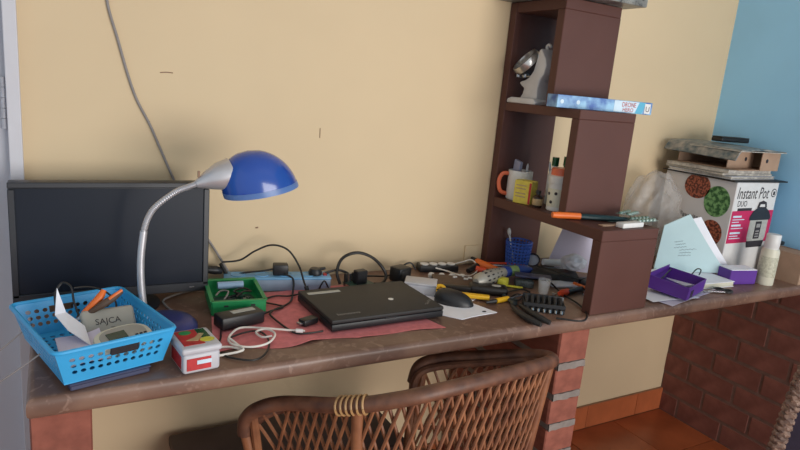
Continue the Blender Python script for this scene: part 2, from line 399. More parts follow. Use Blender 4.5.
# profile lies in the y-z plane, viewed from the left
mx = Matrix(((0, 0, 1, 0), (1, 0, 0, 0), (0, 1, 0, 0), (0, 0, 0, 1)))   # poly x -> y, poly y -> z, thickness -> x
obj('base', Pm([(-0.066, 0), (0.068, 0), (0.066, 0.012), (0.05, 0.018), (-0.052, 0.018), (-0.066, 0.012)], -0.045, 0.045, mx, 0.004), 'alu', ss, True)
arm = [(0.030, 0.016), (0.018, 0.03), (0.014, 0.046), (0.030, 0.055), (0.040, 0.064), (0.028, 0.068), (0.012, 0.072), (-0.004, 0.080), (-0.02, 0.10), (-0.028, 0.13), (-0.034, 0.160), (-0.044, 0.166), (-0.055, 0.15), (-0.068, 0.135), (-0.074, 0.115), (-0.068, 0.09), (-0.052, 0.07), (-0.048, 0.045), (-0.052, 0.016)]
obj('column', Pm(arm, -0.027, 0.027, mx, 0.005), 'alu', ss, True)
rx = Matrix.Translation((-0.022, 0.022, 0.126)) @ Euler((math.radians(-16), math.radians(-48), 0)).to_matrix().to_4x4()
obj('ring', L([(0.038, -0.011), (0.044, -0.011), (0.046, 0.0), (0.044, 0.011), (0.038, 0.011), (0.036, 0.0), (0.038, -0.011)], n=32, mx=rx), 'chrome', ss, True)
obj('plate', L([(0, 0.0), (0.037, 0.002), (0.037, -0.004), (0, -0.004)], n=28, mx=rx @ Matrix.Translation((0, 0, -0.008))), 'alu', ss, True)
obj('clamp_screw', T([(-0.01, 0.072, 0.086), (-0.01, 0.0, 0.084)], 0.005, 8, 0), 'steel', ss, True)
for dy in (0.066, 0.034): obj('knob', L([(0, 0), (0.009, 0), (0.011, 0.006), (0.009, 0.012), (0, 0.012)], (-0.01, dy, 0.079), 12), 'steel', ss, True)
obj('hook', T([(-0.0, -0.042, 0.160), (-0.0, -0.036, 0.172), (-0.0, -0.046, 0.178), (-0.0, -0.054, 0.170)], 0.004, 8, 4), 'alu', ss, True)

# toy carton on the upper ledge
tb = thing('toy_carton', 'flat blue toy carton with red lettering on the upper ledge', 'box', (1.435, -0.304, Z2+0.0005), math.radians(-8))
obj('carton', B((0, 0, 0.0175), (0.335, 0.050, 0.035), 0.0012, 1), 'toy_blue', tb)
O = (-0.1675, -0.025, 0)
obj('print_panel', poly3(nb(), O, (1, 0, 0), (0, 0, 1), rect(0.195, 0.002, 0.300, 0.0335)), 'toy_pale', tb)
obj('print_panel', poly3(nb(), O, (1, 0, 0), (0, 0, 1), [(0.272, 0.001), (0.298, 0.001), (0.309, 0.034), (0.285, 0.034)], 0.0009), 'toy_aqua', tb)
obj('print_panel', poly3(nb(), O, (1, 0, 0), (0, 0, 1), rect(0.306, 0.003, 0.327, 0.031), 0.0012), 'white', tb)
obj('lettering', text_bm('DRONE', 0.019, Vector(O)+Vector((0.222, 0, 0.0175)), (1, 0, 0), (0, 0, 1), 0.0012, width=0.050), 'red', tb)
obj('lettering', text_bm('HERO', 0.016, Vector(O)+Vector((0.226, 0, 0.004)), (1, 0, 0), (0, 0, 1), 0.0012, width=0.038), 'red', tb)
obj('lettering', text_bm('U', 0.022, Vector(O)+Vector((0.309, 0, 0.008)), (1, 0, 0), (0, 0, 1), 0.0016), 'ink', tb)
for u, v in ((0.016, 0.017), (0.070, 0.018)):
    obj('print_panel', poly3(nb(), O, (1, 0, 0), (0, 0, 1), circ(u, v, 0.006, 12)), 'toy_pale', tb)

# mug with pens
mg = thing('mug', 'white mug with orange handle holding pens on the middle shelf', 'mug', (1.365, -0.080, Z1))
obj('cup', L([(0, 0), (0.036, 0), (0.039, 0.004), (0.039, 0.094), (0.036, 0.095), (0.0355, 0.090), (0.0355, 0.006), (0, 0.006)], n=32), 'white', mg, True)
obj('handle', T([(-0.033, 0.018, 0.082), (-0.052, 0.026, 0.080), (-0.060, 0.031, 0.055), (-0.053, 0.027, 0.024), (-0.033, 0.018, 0.016)], 0.0065, 8, 5), 'coral', mg, True, label='orange handle')
def pen(p0, p1, r, mt, label, cat='pen', cap=None):
    t = thing('pen', label, cat, p0); d = Vector(p1)-Vector(p0)
    obj('barrel', T([(0, 0, 0), d*0.8], r, 8, 0), mt, t, True)
    obj('tip', T([d*0.8, d*0.93, d], [r, r*0.9, r*0.25], 8, 0), cap or 'silver', t, True)
pen((1.362, -0.066, Z1+0.008), (1.358, -0.062, Z1+0.125), 0.005, 'blue_grip', 'blue pen standing in the white mug')
pen((1.372, -0.096, Z1+0.008), (1.372, -0.101, Z1+0.120), 0.004, 'silver', 'silver pen leaning in the white mug')
cl = solo('plastic_case', Pm([(-0.016, 0), (0.016, 0), (0.021, 0.055), (-0.010, 0.062)], -0.006, 0.006, Matrix.Translation((1.352, -0.074, Z1+0.068)) @ Matrix(((0, 0, 1, 0), (-1, 0, 0, 0), (0, 1, 0, 0), (0, 0, 0, 1))), 0.003), 'lilac_spray', 'grey lilac plastic case sticking out of the white mug', 'case')
pen((1.46, -0.135, Z1+0.001), (1.45, -0.115, Z1+0.13), 0.004, 'silver', 'grey pen leaning against the rear post behind the yellow box')
pen((1.475, -0.165, Z1+0.001), (1.478, -0.160, Z1+0.15), 0.0045, 'blue_grip', 'dark blue pen standing behind the small bottles')
# yellow box
yb = thing('yellow_carton', 'small yellow carton with a red edge in front of the mug', 'box', (1.343, -0.139, Z1), math.radians(24))
obj('carton', B((0, 0, 0.036), (0.044, 0.058, 0.072), 0.001, 1), 'yellow_card', yb)
bm = nb(); poly3(bm, (-0.022, 0.029, 0), (0, -1, 0), (0, 0, 1), rect(0.050, 0.002, 0.057, 0.068)); obj('red_stripe', bm, 'red', yb)
bm = nb()
for v in (0.055, 0.045, 0.030, 0.020): poly3(bm, (-0.022, 0.029, 0), (0, -1, 0), (0, 0, 1), rect(0.006, v, 0.040, v+0.004))
obj('print_lines', bm, 'label_tan', yb)
# supplement tub
jr = thing('supplement_tub', 'white tub with orange lid on the middle shelf', 'tub', (1.372, -0.254, Z1))
obj('body', L([(0, 0), (0.029, 0), (0.032, 0.003), (0.032, 0.080), (0.033, 0.083), (0.035, 0.086), (0.035, 0.104), (0.030, 0.108), (0, 0.108)]), 'white', jr, True)
obj('lid', L([(0.030, 0.108), (0.030, 0.126), (0.027, 0.129), (0, 0.129)]), 'coral', jr, True, label='orange screw lid')
obj('label_band', L([(0.0323, 0.014), (0.0326, 0.016), (0.0326, 0.066), (0.0323, 0.068)]), 'cream', jr, True)
bm = nb()
for a, z in ((2.95, .052), (3.7, .055), (4.3, .03), (3.3, .028)):
    c = Vector((math.cos(a)*0.0327, math.sin(a)*0.0327, z)); U = Vector((math.sin(a), -math.cos(a), 0)) * -1
    poly3(bm, c, U, (0, 0, 1), circ(0, 0, 0.005, 8), 0.0006)
obj('label_marks', bm, 'ink', jr)
# small bottles
def bottle(loc, r, h, mt, capmt, label, lab=None, neck=0.45):
    t = thing('bottle', label, 'bottle', loc)
    obj('body', L([(0, 0), (r*0.92, 0), (r, 0.003), (r, h*0.62), (r*neck, h*0.76), (r*neck, h*0.84), (0, h*0.84)], n=20), mt, t, True)
    obj('cap', L([(r*neck*1.25, h*0.82), (r*neck*1.25, h), (0, h)], n=16), capmt, t, True)
    if lab: obj('label', L([(r*1.01, h*0.15), (r*1.03, h*0.16), (r*1.03, h*0.52), (r*1.01, h*0.53)], n=20), lab, t, True)
bottle((1.338, -0.204, Z1), 0.015, 0.052, 'bottle_brown', 'black', 'short amber bottle with tan label beside the white tub', 'label_tan')
bottle((1.432, -0.160, Z1), 0.019, 0.150, 'white', 'bottle_green', 'white bottle with green cap behind the white tub')
bottle((1.455, -0.185, Z1), 0.018, 0.155, 'bottle_green', 'bottle_green', 'slim dark green bottle behind the white tub')
bottle((1.470, -0.262, Z1), 0.022, 0.142, 'bottle_brown', 'bottle_brown', 'dark brown bottle beside the middle post', None, 0.8)

# things on the lower ledge (in front of the middle post)
mk = thing('cutter', 'utility tool with orange handle and dark teal body on the lower ledge', 'tool', (1.40, -0.385, Z1))
p0 = PZ(537, 214, Z1+0.012); 
a = Vector((1.285, -0.355, 0.011))-Vector((1.40, -0.385, 0)); b_ = Vector((1.345, -0.377, 0.011))-Vector((1.40, -0.385, 0)); c_ = Vector((1.49, -0.430, 0.009))-Vector((1.40, -0.385, 0))
obj('grip', T([a+(a-b_)*0.30, a, b_], [0.0085, 0.0095, 0.0095], 10, 0), 'orange', mk, True, label='orange grip')
obj('body', T([b_, (b_+c_)/2, c_], [0.010, 0.011, 0.007], 10, 0, flat=0.8), 'teal_dark', mk, True)
solo('eraser_block', B((1.437, -0.475, Z1+0.0075), (0.088, 0.026, 0.014), 0.002, rot=(0, 0, math.radians(3))), 'white', 'small white block at the edge of the lower ledge', 'eraser')
solo('wood_ruler', B((1.40, -0.452, Z1+0.002), (0.10, 0.018, 0.003), 0.0005, rot=(0, 0, math.radians(-2))), 'cardboard', 'short tan strip lying beside the white block on the ledge', 'strip')
def blister(loc, rz, label, tilt=(0, 0)):
    t = thing('blister_pack', label, 'pill pack', loc, rz, 'pill packs on the lower ledge'); t.rotation_euler = (tilt[0], tilt[1], rz)
    obj('foil', B((0, 0, 0.001), (0.10, 0.045, 0.0012), 0.0004, 1), 'foil', t)
    first = None
    for i in range(5):
        for j in range(2):
            if first is None: first = obj('blister', L([(0.0075, 0), (0.0072, 0.003), (0.005, 0.0055), (0, 0.006)], n=10), 'foil', t, True); q = first
            else: q = dup(first, t, (0, 0, 0))
            q.location = (-0.038+i*0.019, -0.011+j*0.022, 0.0012)
blister((1.475, -0.405, Z1+0.001), math.radians(-14), 'silver green pill pack lying on the lower ledge')
blister((1.525, -0.445, Z1+0.011), math.radians(8), 'silver green pill pack overhanging the lower ledge', (0.05, 0.02))
blister((1.515, -0.400, Z1+0.020), math.radians(24), 'topmost silver green pill pack on the lower ledge', (-.03, 0.04))

# ================================================================== MONITOR
mn = thing('monitor', 'black flat monitor standing at the left end of the desk', 'monitor', (0.172, -0.115, H))
MW, MH = 0.408, 0.268
zb = 0.028
obj('casing', B((0, 0.012, zb+MH/2), (MW, 0.034, MH), 0.004), 'bezel', mn, True)
obj('screen', B((0, -0.0055, zb+0.022+(MH-0.035)/2), (MW-0.026, 0.002, MH-0.037)), 'screen', mn)
for c, s in (((0, -0.0075, zb+MH-0.006), (MW, 0.006, 0.012)), ((0, -0.0075, zb+0.011), (MW, 0.006, 0.022)), ((-MW/2+0.0065, -0.0075, zb+MH/2), (0.013, 0.006, MH-0.03)), ((MW/2-0.0065, -0.0075, zb+MH/2), (0.013, 0.006, MH-0.03))):
    obj('bezel', B(c, s, 0.0015, 1), 'bezel', mn, True)
obj('neck', B((0, 0.030, 0.06), (0.07, 0.022, 0.12), 0.004), 'bezel', mn, True)
obj('stand_base', L([(0, 0), (0.095, 0), (0.095, 0.006), (0.06, 0.012), (0, 0.014)], (0, 0.012, 0), 36), 'bezel', mn, True)
obj('power_button', B((0.165, -0.011, zb+0.011), (0.012, 0.002, 0.003), 0.0005, 1), 'steel', mn)

# ================================================================== DESK LAMP
LX, LY = 0.252, -0.275
lp = thing('desk_lamp', 'silver gooseneck desk lamp with glossy blue shade', 'lamp', (LX, LY, H))
obj('base', L([(0, 0), (0.066, 0), (0.070, 0.004), (0.069, 0.010), (0.058, 0.022), (0.035, 0.029), (0, 0.031)], n=36), 'navy', lp, True, label='navy blue domed base')
def lw(x, z, y=-0.28): return Vector((x-LX, y-LY, z-H))
obj('stem', T([lw(.215, .780), lw(.206, .86), lw(.205, .925), lw(.211, .985)], 0.0076, 12, 4), 'silver', lp, True)
neck = smoothpts([lw(.211, .985), lw(.219, 1.012), lw(.235, 1.037), (lw(.272, 1.066)), lw(.298, 1.077), lw(.318, 1.085)], 10)
bm = nb(); tube(bm, neck, 0.0058, 12, 0)
# corrugation rings
for i in range(2, len(neck)-1, 1):
    d = (neck[i+1]-neck[i-1]).normalized(); tube(bm, [neck[i]-d*0.0012, neck[i], neck[i]+d*0.0012], [0.0058, 0.0068, 0.0058], 12, 0)
obj('gooseneck', bm, 'silver', lp, True)
s0 = lw(.314, 1.083); s1 = lw(.388, 1.108)
obj('socket', T([s0, s0.lerp(s1, .12), s0.lerp(s1, .35), s0.lerp(s1, .65), s1], [0.008, 0.012, 0.021, 0.030, 0.033], 20, 0), 'silver', lp, True)
# shade: skewed dome over a tilted elliptical rim
def shade(v0, v1, nv, grow=0.0):
    bm = nb(); n = 40; tilt = math.radians(-11.5); cx, cz = 0.4555, 1.0715; rings = []
    A, W, HH = 0.083, 0.066, 0.097
    for k in range(nv+1):
        v = v0+(v1-v0)*k/nv
        rr = max(0.0, 1-v**2.3)**(1/2.0); ring = []
        for j in range(n):
            u = 2*math.pi*j/n
            lx = (A+grow)*math.cos(u)*rr - 0.028*v; ly = (W+grow)*math.sin(u)*rr; lz = (HH+grow)*v
            x = lx*math.cos(tilt)+lz*math.sin(tilt)*0.4; z = -lx*math.sin(tilt)+lz*math.cos(tilt)
            ring.append(bm.verts.new(lw(cx+x, cz+z-0.004, -0.28+ly)))
        rings.append(ring)
    for a, b in zip(rings, rings[1:]):
        for j in range(n): bm.faces.new((a[j], a[(j+1) % n], b[(j+1) % n], b[j]))
    if v1 >= 0.999: bmesh.ops.remove_doubles(bm, verts=bm.verts, dist=1e-5)
    bmesh.ops.recalc_face_normals(bm, faces=bm.faces)
    bmesh.ops.solidify(bm, geom=list(bm.faces), thickness=0.0018)
    return bm
obj('shade', shade(0.13, 1.0, 18), 'blue_gloss', lp, True, 60)
lps = [o for o in lp.children if o.name.startswith('shade')][0]
obj('shade_rim', shade(0.0, 0.13, 3, 0.0006), 'blue_lip', lps, True, 60, label='paler translucent blue rim of the shade')
obj('bulb', L([(0, -0.036), (0.016, -0.03), (0.022, -0.014), (0.018, 0.004), (0.012, 0.02), (0, 0.03)], lw(.43, 1.10), 16), 'white', lp, True)
obj('switch', B(lw(.319, 1.104), (0.005, 0.005, 0.014), 0.001, 1), 'cardboard_dark', lp)

# ================================================================== BLUE BASKET AND CONTENTS
NB = thing('flat_box', 'flat navy box under the blue basket', 'box', (0.112, -0.405, H), math.radians(14))
obj('base', B((0, 0, 0.005), (0.135, 0.17, 0.0095), 0.0015, 1), 'navy_box', NB); obj('lid', B((0, 0, 0.0118), (0.139, 0.174, 0.004), 0.0015, 1), 'navy_box', NB)
BZ = H+0.0145
bk = thing('plastic_basket', 'sky blue perforated plastic basket at the left end of the desk', 'basket', (0.108, -0.368, BZ), math.radians(16))
bw, bd, tw, td, bh = 0.172, 0.236, 0.206, 0.266, 0.066
def holed_panel(P00, P10, P11, P01, nc, nr, kinds, th=0.0022):
    """panel between four corners, cells with round holes; kinds(i,j) -> 'h' hole, 's' solid, 'e' empty"""
    bm = nb(); P00, P10, P11, P01 = map(Vector, (P00, P10, P11, P01)); cache = {}
    def pt(u, v):
        key = (round(u, 5), round(v, 5))
        if key not in cache:
            cache[key] = bm.verts.new((P00*(1-u)+P10*u)*(1-v)+(P01*(1-u)+P11*u)*v)
        return cache[key]
    for i in range(nc):
        for j in range(nr):
            u0, u1, v0, v1 = i/nc, (i+1)/nc, j/nr, (j+1)/nr; k = kinds(i, j)
            if k == 'e': continue
            um, vm = (u0+u1)/2, (v0+v1)/2
            ring = [(u0, v0), (um, v0), (u1, v0), (u1, vm), (u1, v1), (um, v1), (u0, v1), (u0, vm)]
            if k == 's': bm.faces.new([pt(*q) for q in ring]); continue
            L1 = (P10-P00).length/nc; L2 = (P01-P00).length/nr; r = 0.33*min(L1, L2)
            inn = []
            for q in range(8):
                a = math.radians(225+45*q)
                inn.append(pt(um+r*math.cos(a)/(P10-P00).length, vm+r*math.sin(a)/(P01-P00).length))
            for q in range(8): bm.faces.new((pt(*ring[q]), pt(*ring[(q+1) % 8]), inn[(q+1) % 8], inn[q]))
    bmesh.ops.recalc_face_normals(bm, faces=bm.faces); bmesh.ops.solidify(bm, geom=list(bm.faces), thickness=th); return bm
def cor(sx, sy, top): return (sx*(tw if top else bw)/2, sy*(td if top else bd)/2, bh if top else 0.002)
def kslot(i, j, nc=12, nr=5):
    if j == 0 or i in (0, nc-1): return 's'
    if j >= 3 and 4 <= i <= 7: return 'e' if j == 3 else 's'
    return 'h' if j < nr-1 or True else 's'
obj('front_panel', holed_panel(cor(-1, -1, 0), cor(1, -1, 0), cor(1, -1, 1), cor(-1, -1, 1), 13, 5, lambda i, j: 's' if (j == 0 or i in (0, 12)) else ('e' if (j == 3 and 5 <= i <= 8) else ('s' if j == 4 else 'h'))), 'sky_plastic', bk)
obj('back_panel', holed_panel(cor(1, 1, 0), cor(-1, 1, 0), cor(-1, 1, 1), cor(1, 1, 1), 13, 5, lambda i, j: 's' if (j == 0 or i in (0, 12)) else ('e' if (j == 3 and 6 <= i <= 8) else ('s' if j == 4 else 'h'))), 'sky_plastic', bk)
for sx in (-1, 1):
    obj('side_panel', holed_panel(cor(sx, -sx, 0) if False else cor(sx, -1, 0), cor(sx, 1, 0), cor(sx, 1, 1), cor(sx, -1, 1), 18, 6, lambda i, j: 's' if (j in (0, 5) or i in (0, 17)) else 'h'), 'sky_plastic', bk)
obj('bottom', holed_panel((-bw/2, -bd/2, 0.002), (bw/2, -bd/2, 0.002), (bw/2, bd/2, 0.002), (-bw/2, bd/2, 0.002), 10, 14, lambda i, j: 'h' if 0 < i < 9 and 0 < j < 13 else 's'), 'sky_plastic', bk)
obj('handle_insert', B((0.012, -td/2+0.0065, 0.046), (0.050, 0.004, 0.018), 0.0015, 1, (math.radians(12), 0, 0)), 'bezel', bk, label='dark grey grip strip in the front slot')
rp = []
for cx, cy, a0 in ((1, 1, 0), (-1, 1, 90), (-1, -1, 180), (1, -1, 270)):
    for k in range(4):
        a = math.radians(a0+30*k); rr = 0.012
        rp.append(Vector((cx*(tw/2-rr)+rr*math.cos(a)*1.1, cy*(td/2-rr)+rr*math.sin(a)*1.1, bh)))
rp.append(rp[0].copy())
obj('rim', T(rp, 0.0042, 8, 0, cap=False), 'sky_plastic', bk, True)
# contents (world coordinates)
fz = BZ+0.005
def bkw(x, y, z): v = rotz(math.radians(16)) @ Vector((x, y, z)); return v+Vector((0.108, -0.368, BZ))
# folded white sheet
def fsheet(u, v):
    x = -0.055+0.050*u+0.04*(1-v)*u; y = 0.025-0.105*v*u-0.02*u
    z = 0.030+0.070*(1-u)*(1-abs(v-0.25)*1.1)+0.020*(1-u)
    return bkw(x+0.012*math.sin(v*3), y-0.05*v+0.02, max(0.012, z+0.012*math.sin(v*5)))
def tri(vs, th=0.0012):
    bm = nb(); vv = [bm.verts.new(v) for v in vs]
    return bm, vv
bm = nb()
pA, pB, pC, pD, pE, pF = PY(57, 288, -0.33), PY(55, 315, -0.35), PY(68, 330, -0.40), PY(91, 345, -0.425), PY(85, 326, -0.37), PY(66, 312, -0.34)
vs = [bm.verts.new(p) for p in (pA, pB, pC, pD, pE, pF)]
bm.faces.new((vs[0], vs[1], vs[5])); bm.faces.new((vs[1], vs[2], vs[5])); bm.faces.new((vs[2], vs[4], vs[5])); bm.faces.new((vs[2], vs[3], vs[4]))
bmesh.ops.subdivide_edges(bm, edges=bm.edges, cuts=1); bmesh.ops.solidify(bm, geom=list(bm.faces), thickness=0.0012)
solo('folded_sheet', bm, 'paper', 'folded white sheet standing up in the blue basket', 'paper', False)
def flat_sheet(name, c, w_, d_, rz, mt, label, cat='paper', tilt=(0, 0), curl=0.003, th=0.0007):
    mxx = Matrix.Translation(c) @ Euler((tilt[0], tilt[1], rz)).to_matrix().to_4x4()
    return solo(name, sheet(lambda u, v: mxx @ Vector(((u-.5)*w_, (v-.5)*d_, curl*(math.sin(u*4.1+v*2)*0.5+0.5))), 8, 6, th), mt, label, cat)
rc = flat_sheet('receipt', bkw(-0.035, -0.055, 0.028), 0.075, 0.11, math.radians(5), 'paper_lilac', 'crumpled printed slip lying in the blue basket', 'paper', (0.12, -0.18), 0.008)
# multimeter-like cream device with display
dv = thing('cream_meter', 'cream rounded meter with dark green display in the blue basket', 'meter', bkw(0.030, -0.074, 0.024), math.radians(14)); dv.rotation_euler = (math.radians(14), math.radians(-3), math.radians(18))
poly = [(0.052*math.copysign(abs(math.cos(a))**0.75, math.cos(a)), 0.036*math.copysign(abs(math.sin(a))**0.75, math.sin(a))) for a in [2*math.pi*k/32 for k in range(32)]]
obj('shell', Pm(poly, 0.0, 0.026, None, 0.006), 'cream', dv, True)
obj('face', Pm([(x*0.80, y*0.72+0.002) for x, y in poly], 0.0255, 0.0275, None, 0.0006), 'pouch', dv, True)
obj('display', B((-0.012, 0.003, 0.0285), (0.034, 0.022, 0.0018), 0.0005, 1), 'lcd', dv)
for k in range(3): obj('button', B((0.020+0.008*k, -0.008, 0.0282), (0.005, 0.004, 0.002), 0.0005, 1), 'ink', dv)
pc = thing('grey_pouch', 'grey printed pouch at the back of the blue basket', 'pouch', bkw(0.036, 0.014, 0.040), math.radians(10)); pc.rotation_euler = (math.radians(48), 0, math.radians(8))
obj('pouch', B((0, 0, 0), (0.098, 0.062, 0.020), 0.008, 3), 'pouch', pc, True)
bmx = text_bm('SAJCA', 0.017, (-0.026, -0.004, 0.0102), (1, 0, 0), (0, 1, 0), 0.0006); obj('lettering', bmx, 'ink', pc)
bmx = text_bm('ZL', 0.009, (0.0, -0.018, 0.0102), (1, 0, 0), (0, 1, 0), 0.0006); obj('lettering', bmx, 'ink', pc)
# orange snips
sn = thing('wire_snips', 'snips with orange and black handles in the blue basket', 'pliers', bkw(0.005, 0.02, 0.03))
o_ = Vector(sn.location)
def pr(x, y, Y): return PY(x, y, Y)-o_
obj('handle', T([pr(83, 313, -.33), pr(92, 305, -.33), pr(100, 297, -.325), pr(104, 290, -.32)], [0.004, 0.0065, 0.008, 0.005], 10, 4), 'orange', sn, True, label='orange handle')
obj('handle', T([pr(86, 315, -.335), pr(102, 305, -.34), pr(113, 298, -.335), pr(122, 291, -.33)], [0.004, 0.0075, 0.0075, 0.004], 10, 4), 'dark_wood', sn, True, label='dark handle edged in orange')
obj('handle_edge', T([pr(109, 299, -.342), pr(116, 294, -.340), pr(122, 290, -.336)], 0.003, 6, 3), 'orange', sn, True)
obj('jaw', T([pr(85, 314, -.333), pr(77, 320, -.335), pr(70, 327, -.34)], [0.007, 0.006, 0.002], 8, 3, flat=0.5), 'steel', sn, True)
solo('black_lead', T([PY(57, 312, -.32), PY(55, 295, -.30), PY(62, 283, -.29), PY(71, 287, -.30), PY(74, 302, -.31), PY(80, 318, -.33)], 0.0022, 8, 6), 'cable', 'black wire looping up out of the blue basket', 'cable')
solo('black_lead', T([PY(74, 288, -.28), PY(90, 287, -.28), PY(106, 292, -.29), PY(116, 303, -.30), PY(113, 313, -.32), PY(104, 318, -.33)], 0.0020, 8, 6), 'cable', 'black wire curling behind the orange snips', 'cable')
solo('test_probe', T([bkw(-0.01, 0.07, 0.012), bkw(0.0, 0.045, 0.03), bkw(0.006, 0.03, 0.055)], [0.003, 0.0065, 0.004], 8, 3), 'navy', 'dark blue probe between the sheet and the snips', 'probe')
# wires hanging off the left side
solo('hanging_wire', T([PY(40, 354, -.42), PY(22, 367, -.42), PY(-6, 386, -.42)], 0.0016, 6, 4), 'grey_cable', 'thin grey wire hanging from below the basket beside the door', 'cable')
solo('hanging_wire', T([PY(22, 332, -.36), PY(8, 344, -.36), PY(-6, 355, -.36)], 0.0014, 6, 4), 'grey_cable', 'thin grey wire running from the basket rim past the door', 'cable')

# ================================================================== SMALL CLEAR TUB
tp = thing('snack_tub', 'small clear tub with red printed lid beside the blue basket', 'tub', (0.281, -0.459, H), math.radians(7))
obj('body', B((0, 0, 0.020), (0.070, 0.086, 0.040), 0.006, 3), 'frost', tp, True)
obj('lid', B((0, 0, 0.046), (0.076, 0.092, 0.013), 0.005, 3), 'frost', tp, True)
obj('lid_print', B((-0.010, 0.004, 0.0528), (0.040, 0.070, 0.0012), 0.0004, 1), 'red', tp); obj('lid_print', B((0.0195, 0.018, 0.0528), (0.018, 0.042, 0.0012), 0.0004, 1), 'bottle_green', tp)
obj('lid_print', Pm(circ(0.018, -0.016, 0.014, 16, 0.010), 0.0534, 0.0542), 'yellow_lime', tp); obj('lid_print', Pm(circ(-0.012, 0.026, 0.012, 16, 0.009), 0.0534, 0.0542), 'green', tp)
obj('lid_print', Pm([(-0.02, -0.01), (0.0, -0.018), (0.012, 0.0), (0.02, 0.012), (0.012, 0.016), (0, 0.0)], 0.0534, 0.0544), 'label_tan', tp)
obj('front_label', B((-0.006, -0.0434, 0.019), (0.046, 0.0012, 0.024), 0.0003, 1), 'red', tp)
obj('front_print', B((0.004, -0.0442, 0.022), (0.028, 0.001, 0.008), 0.0003, 1), 'toy_pale', tp)
obj('side_label', B((-0.0353, 0.0, 0.020), (0.0012, 0.06, 0.026), 0.0003, 1), 'red', tp)

# ================================================================== PINK CLOTH
def cloth(u, v):
    a = Vector((.322, -.432, 0)).lerp(Vector((.868, -.455, 0)), u); b = Vector((.385, -.115, 0)).lerp(Vector((.775, -.105, 0)), u)
    p = a.lerp(b, v)
    e = 0.010*math.sin(u*17)*(1-v)**3*(1 if u < .6 else .3)
    return Vector((p.x, p.y+e, H+0.0012+0.0009*(math.sin(u*23+v*7)+1)+(0.004*math.exp(-((u-.38)*22)**2)*(1-v))))
solo('pink_cloth', sheet(cloth, 50, 24, 0.0008), 'cloth', 'pink cloth spread under the black laptop', 'cloth')

# ================================================================== LAPTOP
lt = thing('laptop', 'closed black laptop lying on the pink cloth', 'laptop', (0.738, -0.302, H+0.0048), math.radians(1.5))
obj('base', B((0, 0, 0.009), (0.306, 0.212, 0.017), 0.003), 'black', lt, True)
obj('lid', B((0, -0.001, 0.0235), (0.306, 0.211, 0.010), 0.003), 'black_matt', lt, True)
obj('battery', B((0, 0.113, 0.011), (0.20, 0.018, 0.02), 0.003), 'black', lt, True)
obj('front_latch', B((0, -0.1065, 0.018), (0.03, 0.002, 0.004), 0.0005, 1), 'black', lt)
obj('sticker', B((-0.095, 0.074, 0.0288), (0.088, 0.014, 0.0008), 0.0002, 1), 'print_light', lt, label='pale silver label strip')
ltl = [o for o in lt.children if o.name.startswith('lid')][0]
obj('lettering', text_bm('lenovo', 0.018, (-0.128, -0.083, 0.0286), (1, 0, 0), (0, 1, 0), 0.0006, width=0.058), 'print_grey', ltl)
obj('lettering', text_bm('ThinkPad', 0.011, (0.118, -0.085, 0.0286), (0.70, 0.72, 0), (-0.72, 0.70, 0), 0.0006, width=0.040), 'print_grey', ltl)
obj('sticker', L([(0, 0), (0.007, 0), (0.007, 0.0008), (0, 0.0008)], (0.048, -0.020, 0.0285), 14), 'white', ltl, label='small round white sticker')
for sx in (-1, 1): obj('hinge', T([(sx*0.12-0.015, 0.108, 0.019), (sx*0.12+0.015, 0.108, 0.019)], 0.006, 10, 0), 'black', lt, True)
dg = thing('usb_dongle', 'small black dongle on the pink cloth beside the laptop', 'dongle', (0.556, -0.349, H+0.0045), math.radians(20))
obj('body', B((0, 0, 0.008), (0.042, 0.024, 0.015), 0.003), 'black', dg, True); obj('plug', B((-0.025, 0, 0.008), (0.012, 0.012, 0.005), 0.0005, 1), 'steel', dg)

# ================================================================== GREEN TRAY, POWER BRICK
gt = thing('parts_tray', 'green plastic tray filled with circuit parts', 'tray', (0.430, -0.172, H+0.005), math.radians(-6))
W_, D_ = 0.122, 0.150
obj('floor_plate', B((0, 0, 0.002), (W_, D_, 0.004)), 'green', gt)
for c, s in (((0, -D_/2, 0.016), (W_, 0.004, 0.032)), ((0, D_/2, 0.018), (W_, 0.004, 0.036)), ((-W_/2, 0, 0.016), (0.004, D_, 0.032)), ((W_/2, 0, 0.016), (0.004, D_, 0.032))):
    obj('tray_wall', B(c, s, 0.001, 1), 'green', gt)
for c, s in (((0, -D_/2, 0.033), (W_+0.004, 0.012, 0.003)), ((0, D_/2, 0.036), (W_+0.004, 0.016, 0.003)), ((-W_/2, 0, 0.033), (0.010, D_, 0.003)), ((W_/2, 0, 0.033), (0.010, D_, 0.003))):
    obj('tray_rim', B(c, s, 0.001, 1), 'green', gt)
obj('tray_slot', B((0.032, -D_/2-0.0022, 0.022), (0.010, 0.001, 0.004)), 'ink', gt); obj('tray_slot', B((-0.03, -D_/2-0.0022, 0.022), (0.010, 0.001, 0.004)), 'ink', gt)
def inT(x, y, z): return rotz(math.radians(-6)) @ Vector((x, y, z)) + Vector((0.430, -0.172, H+0.005))
pb = thing('circuit_board', 'dark circuit board lying in the green tray', 'circuit board', inT(0.004, -0.01, 0.0045), math.radians(4))
obj('board', B((0, 0, 0.0008), (0.100, 0.100, 0.0016)), 'pcb', pb)
for k in range(16):
    x, y = random.uniform(-.042, .042), random.uniform(-.042, .042)
    if k % 3 == 0: obj('capacitor', L([(0, 0), (0.004, 0), (0.004, 0.013), (0, 0.013)], (x, y, 0.0016), 10), random.choice(['black', 'steel', 'cable']), pb, True)
    else: obj('chip', B((x, y, 0.004), (random.uniform(.007, .016), random.uniform(.006, .013), random.uniform(.004, .010)), 0.0005, 1, (0, 0, random.uniform(0, 1.5))), random.choice(['black', 'pcb_dark', 'steel', 'pcb']), pb)
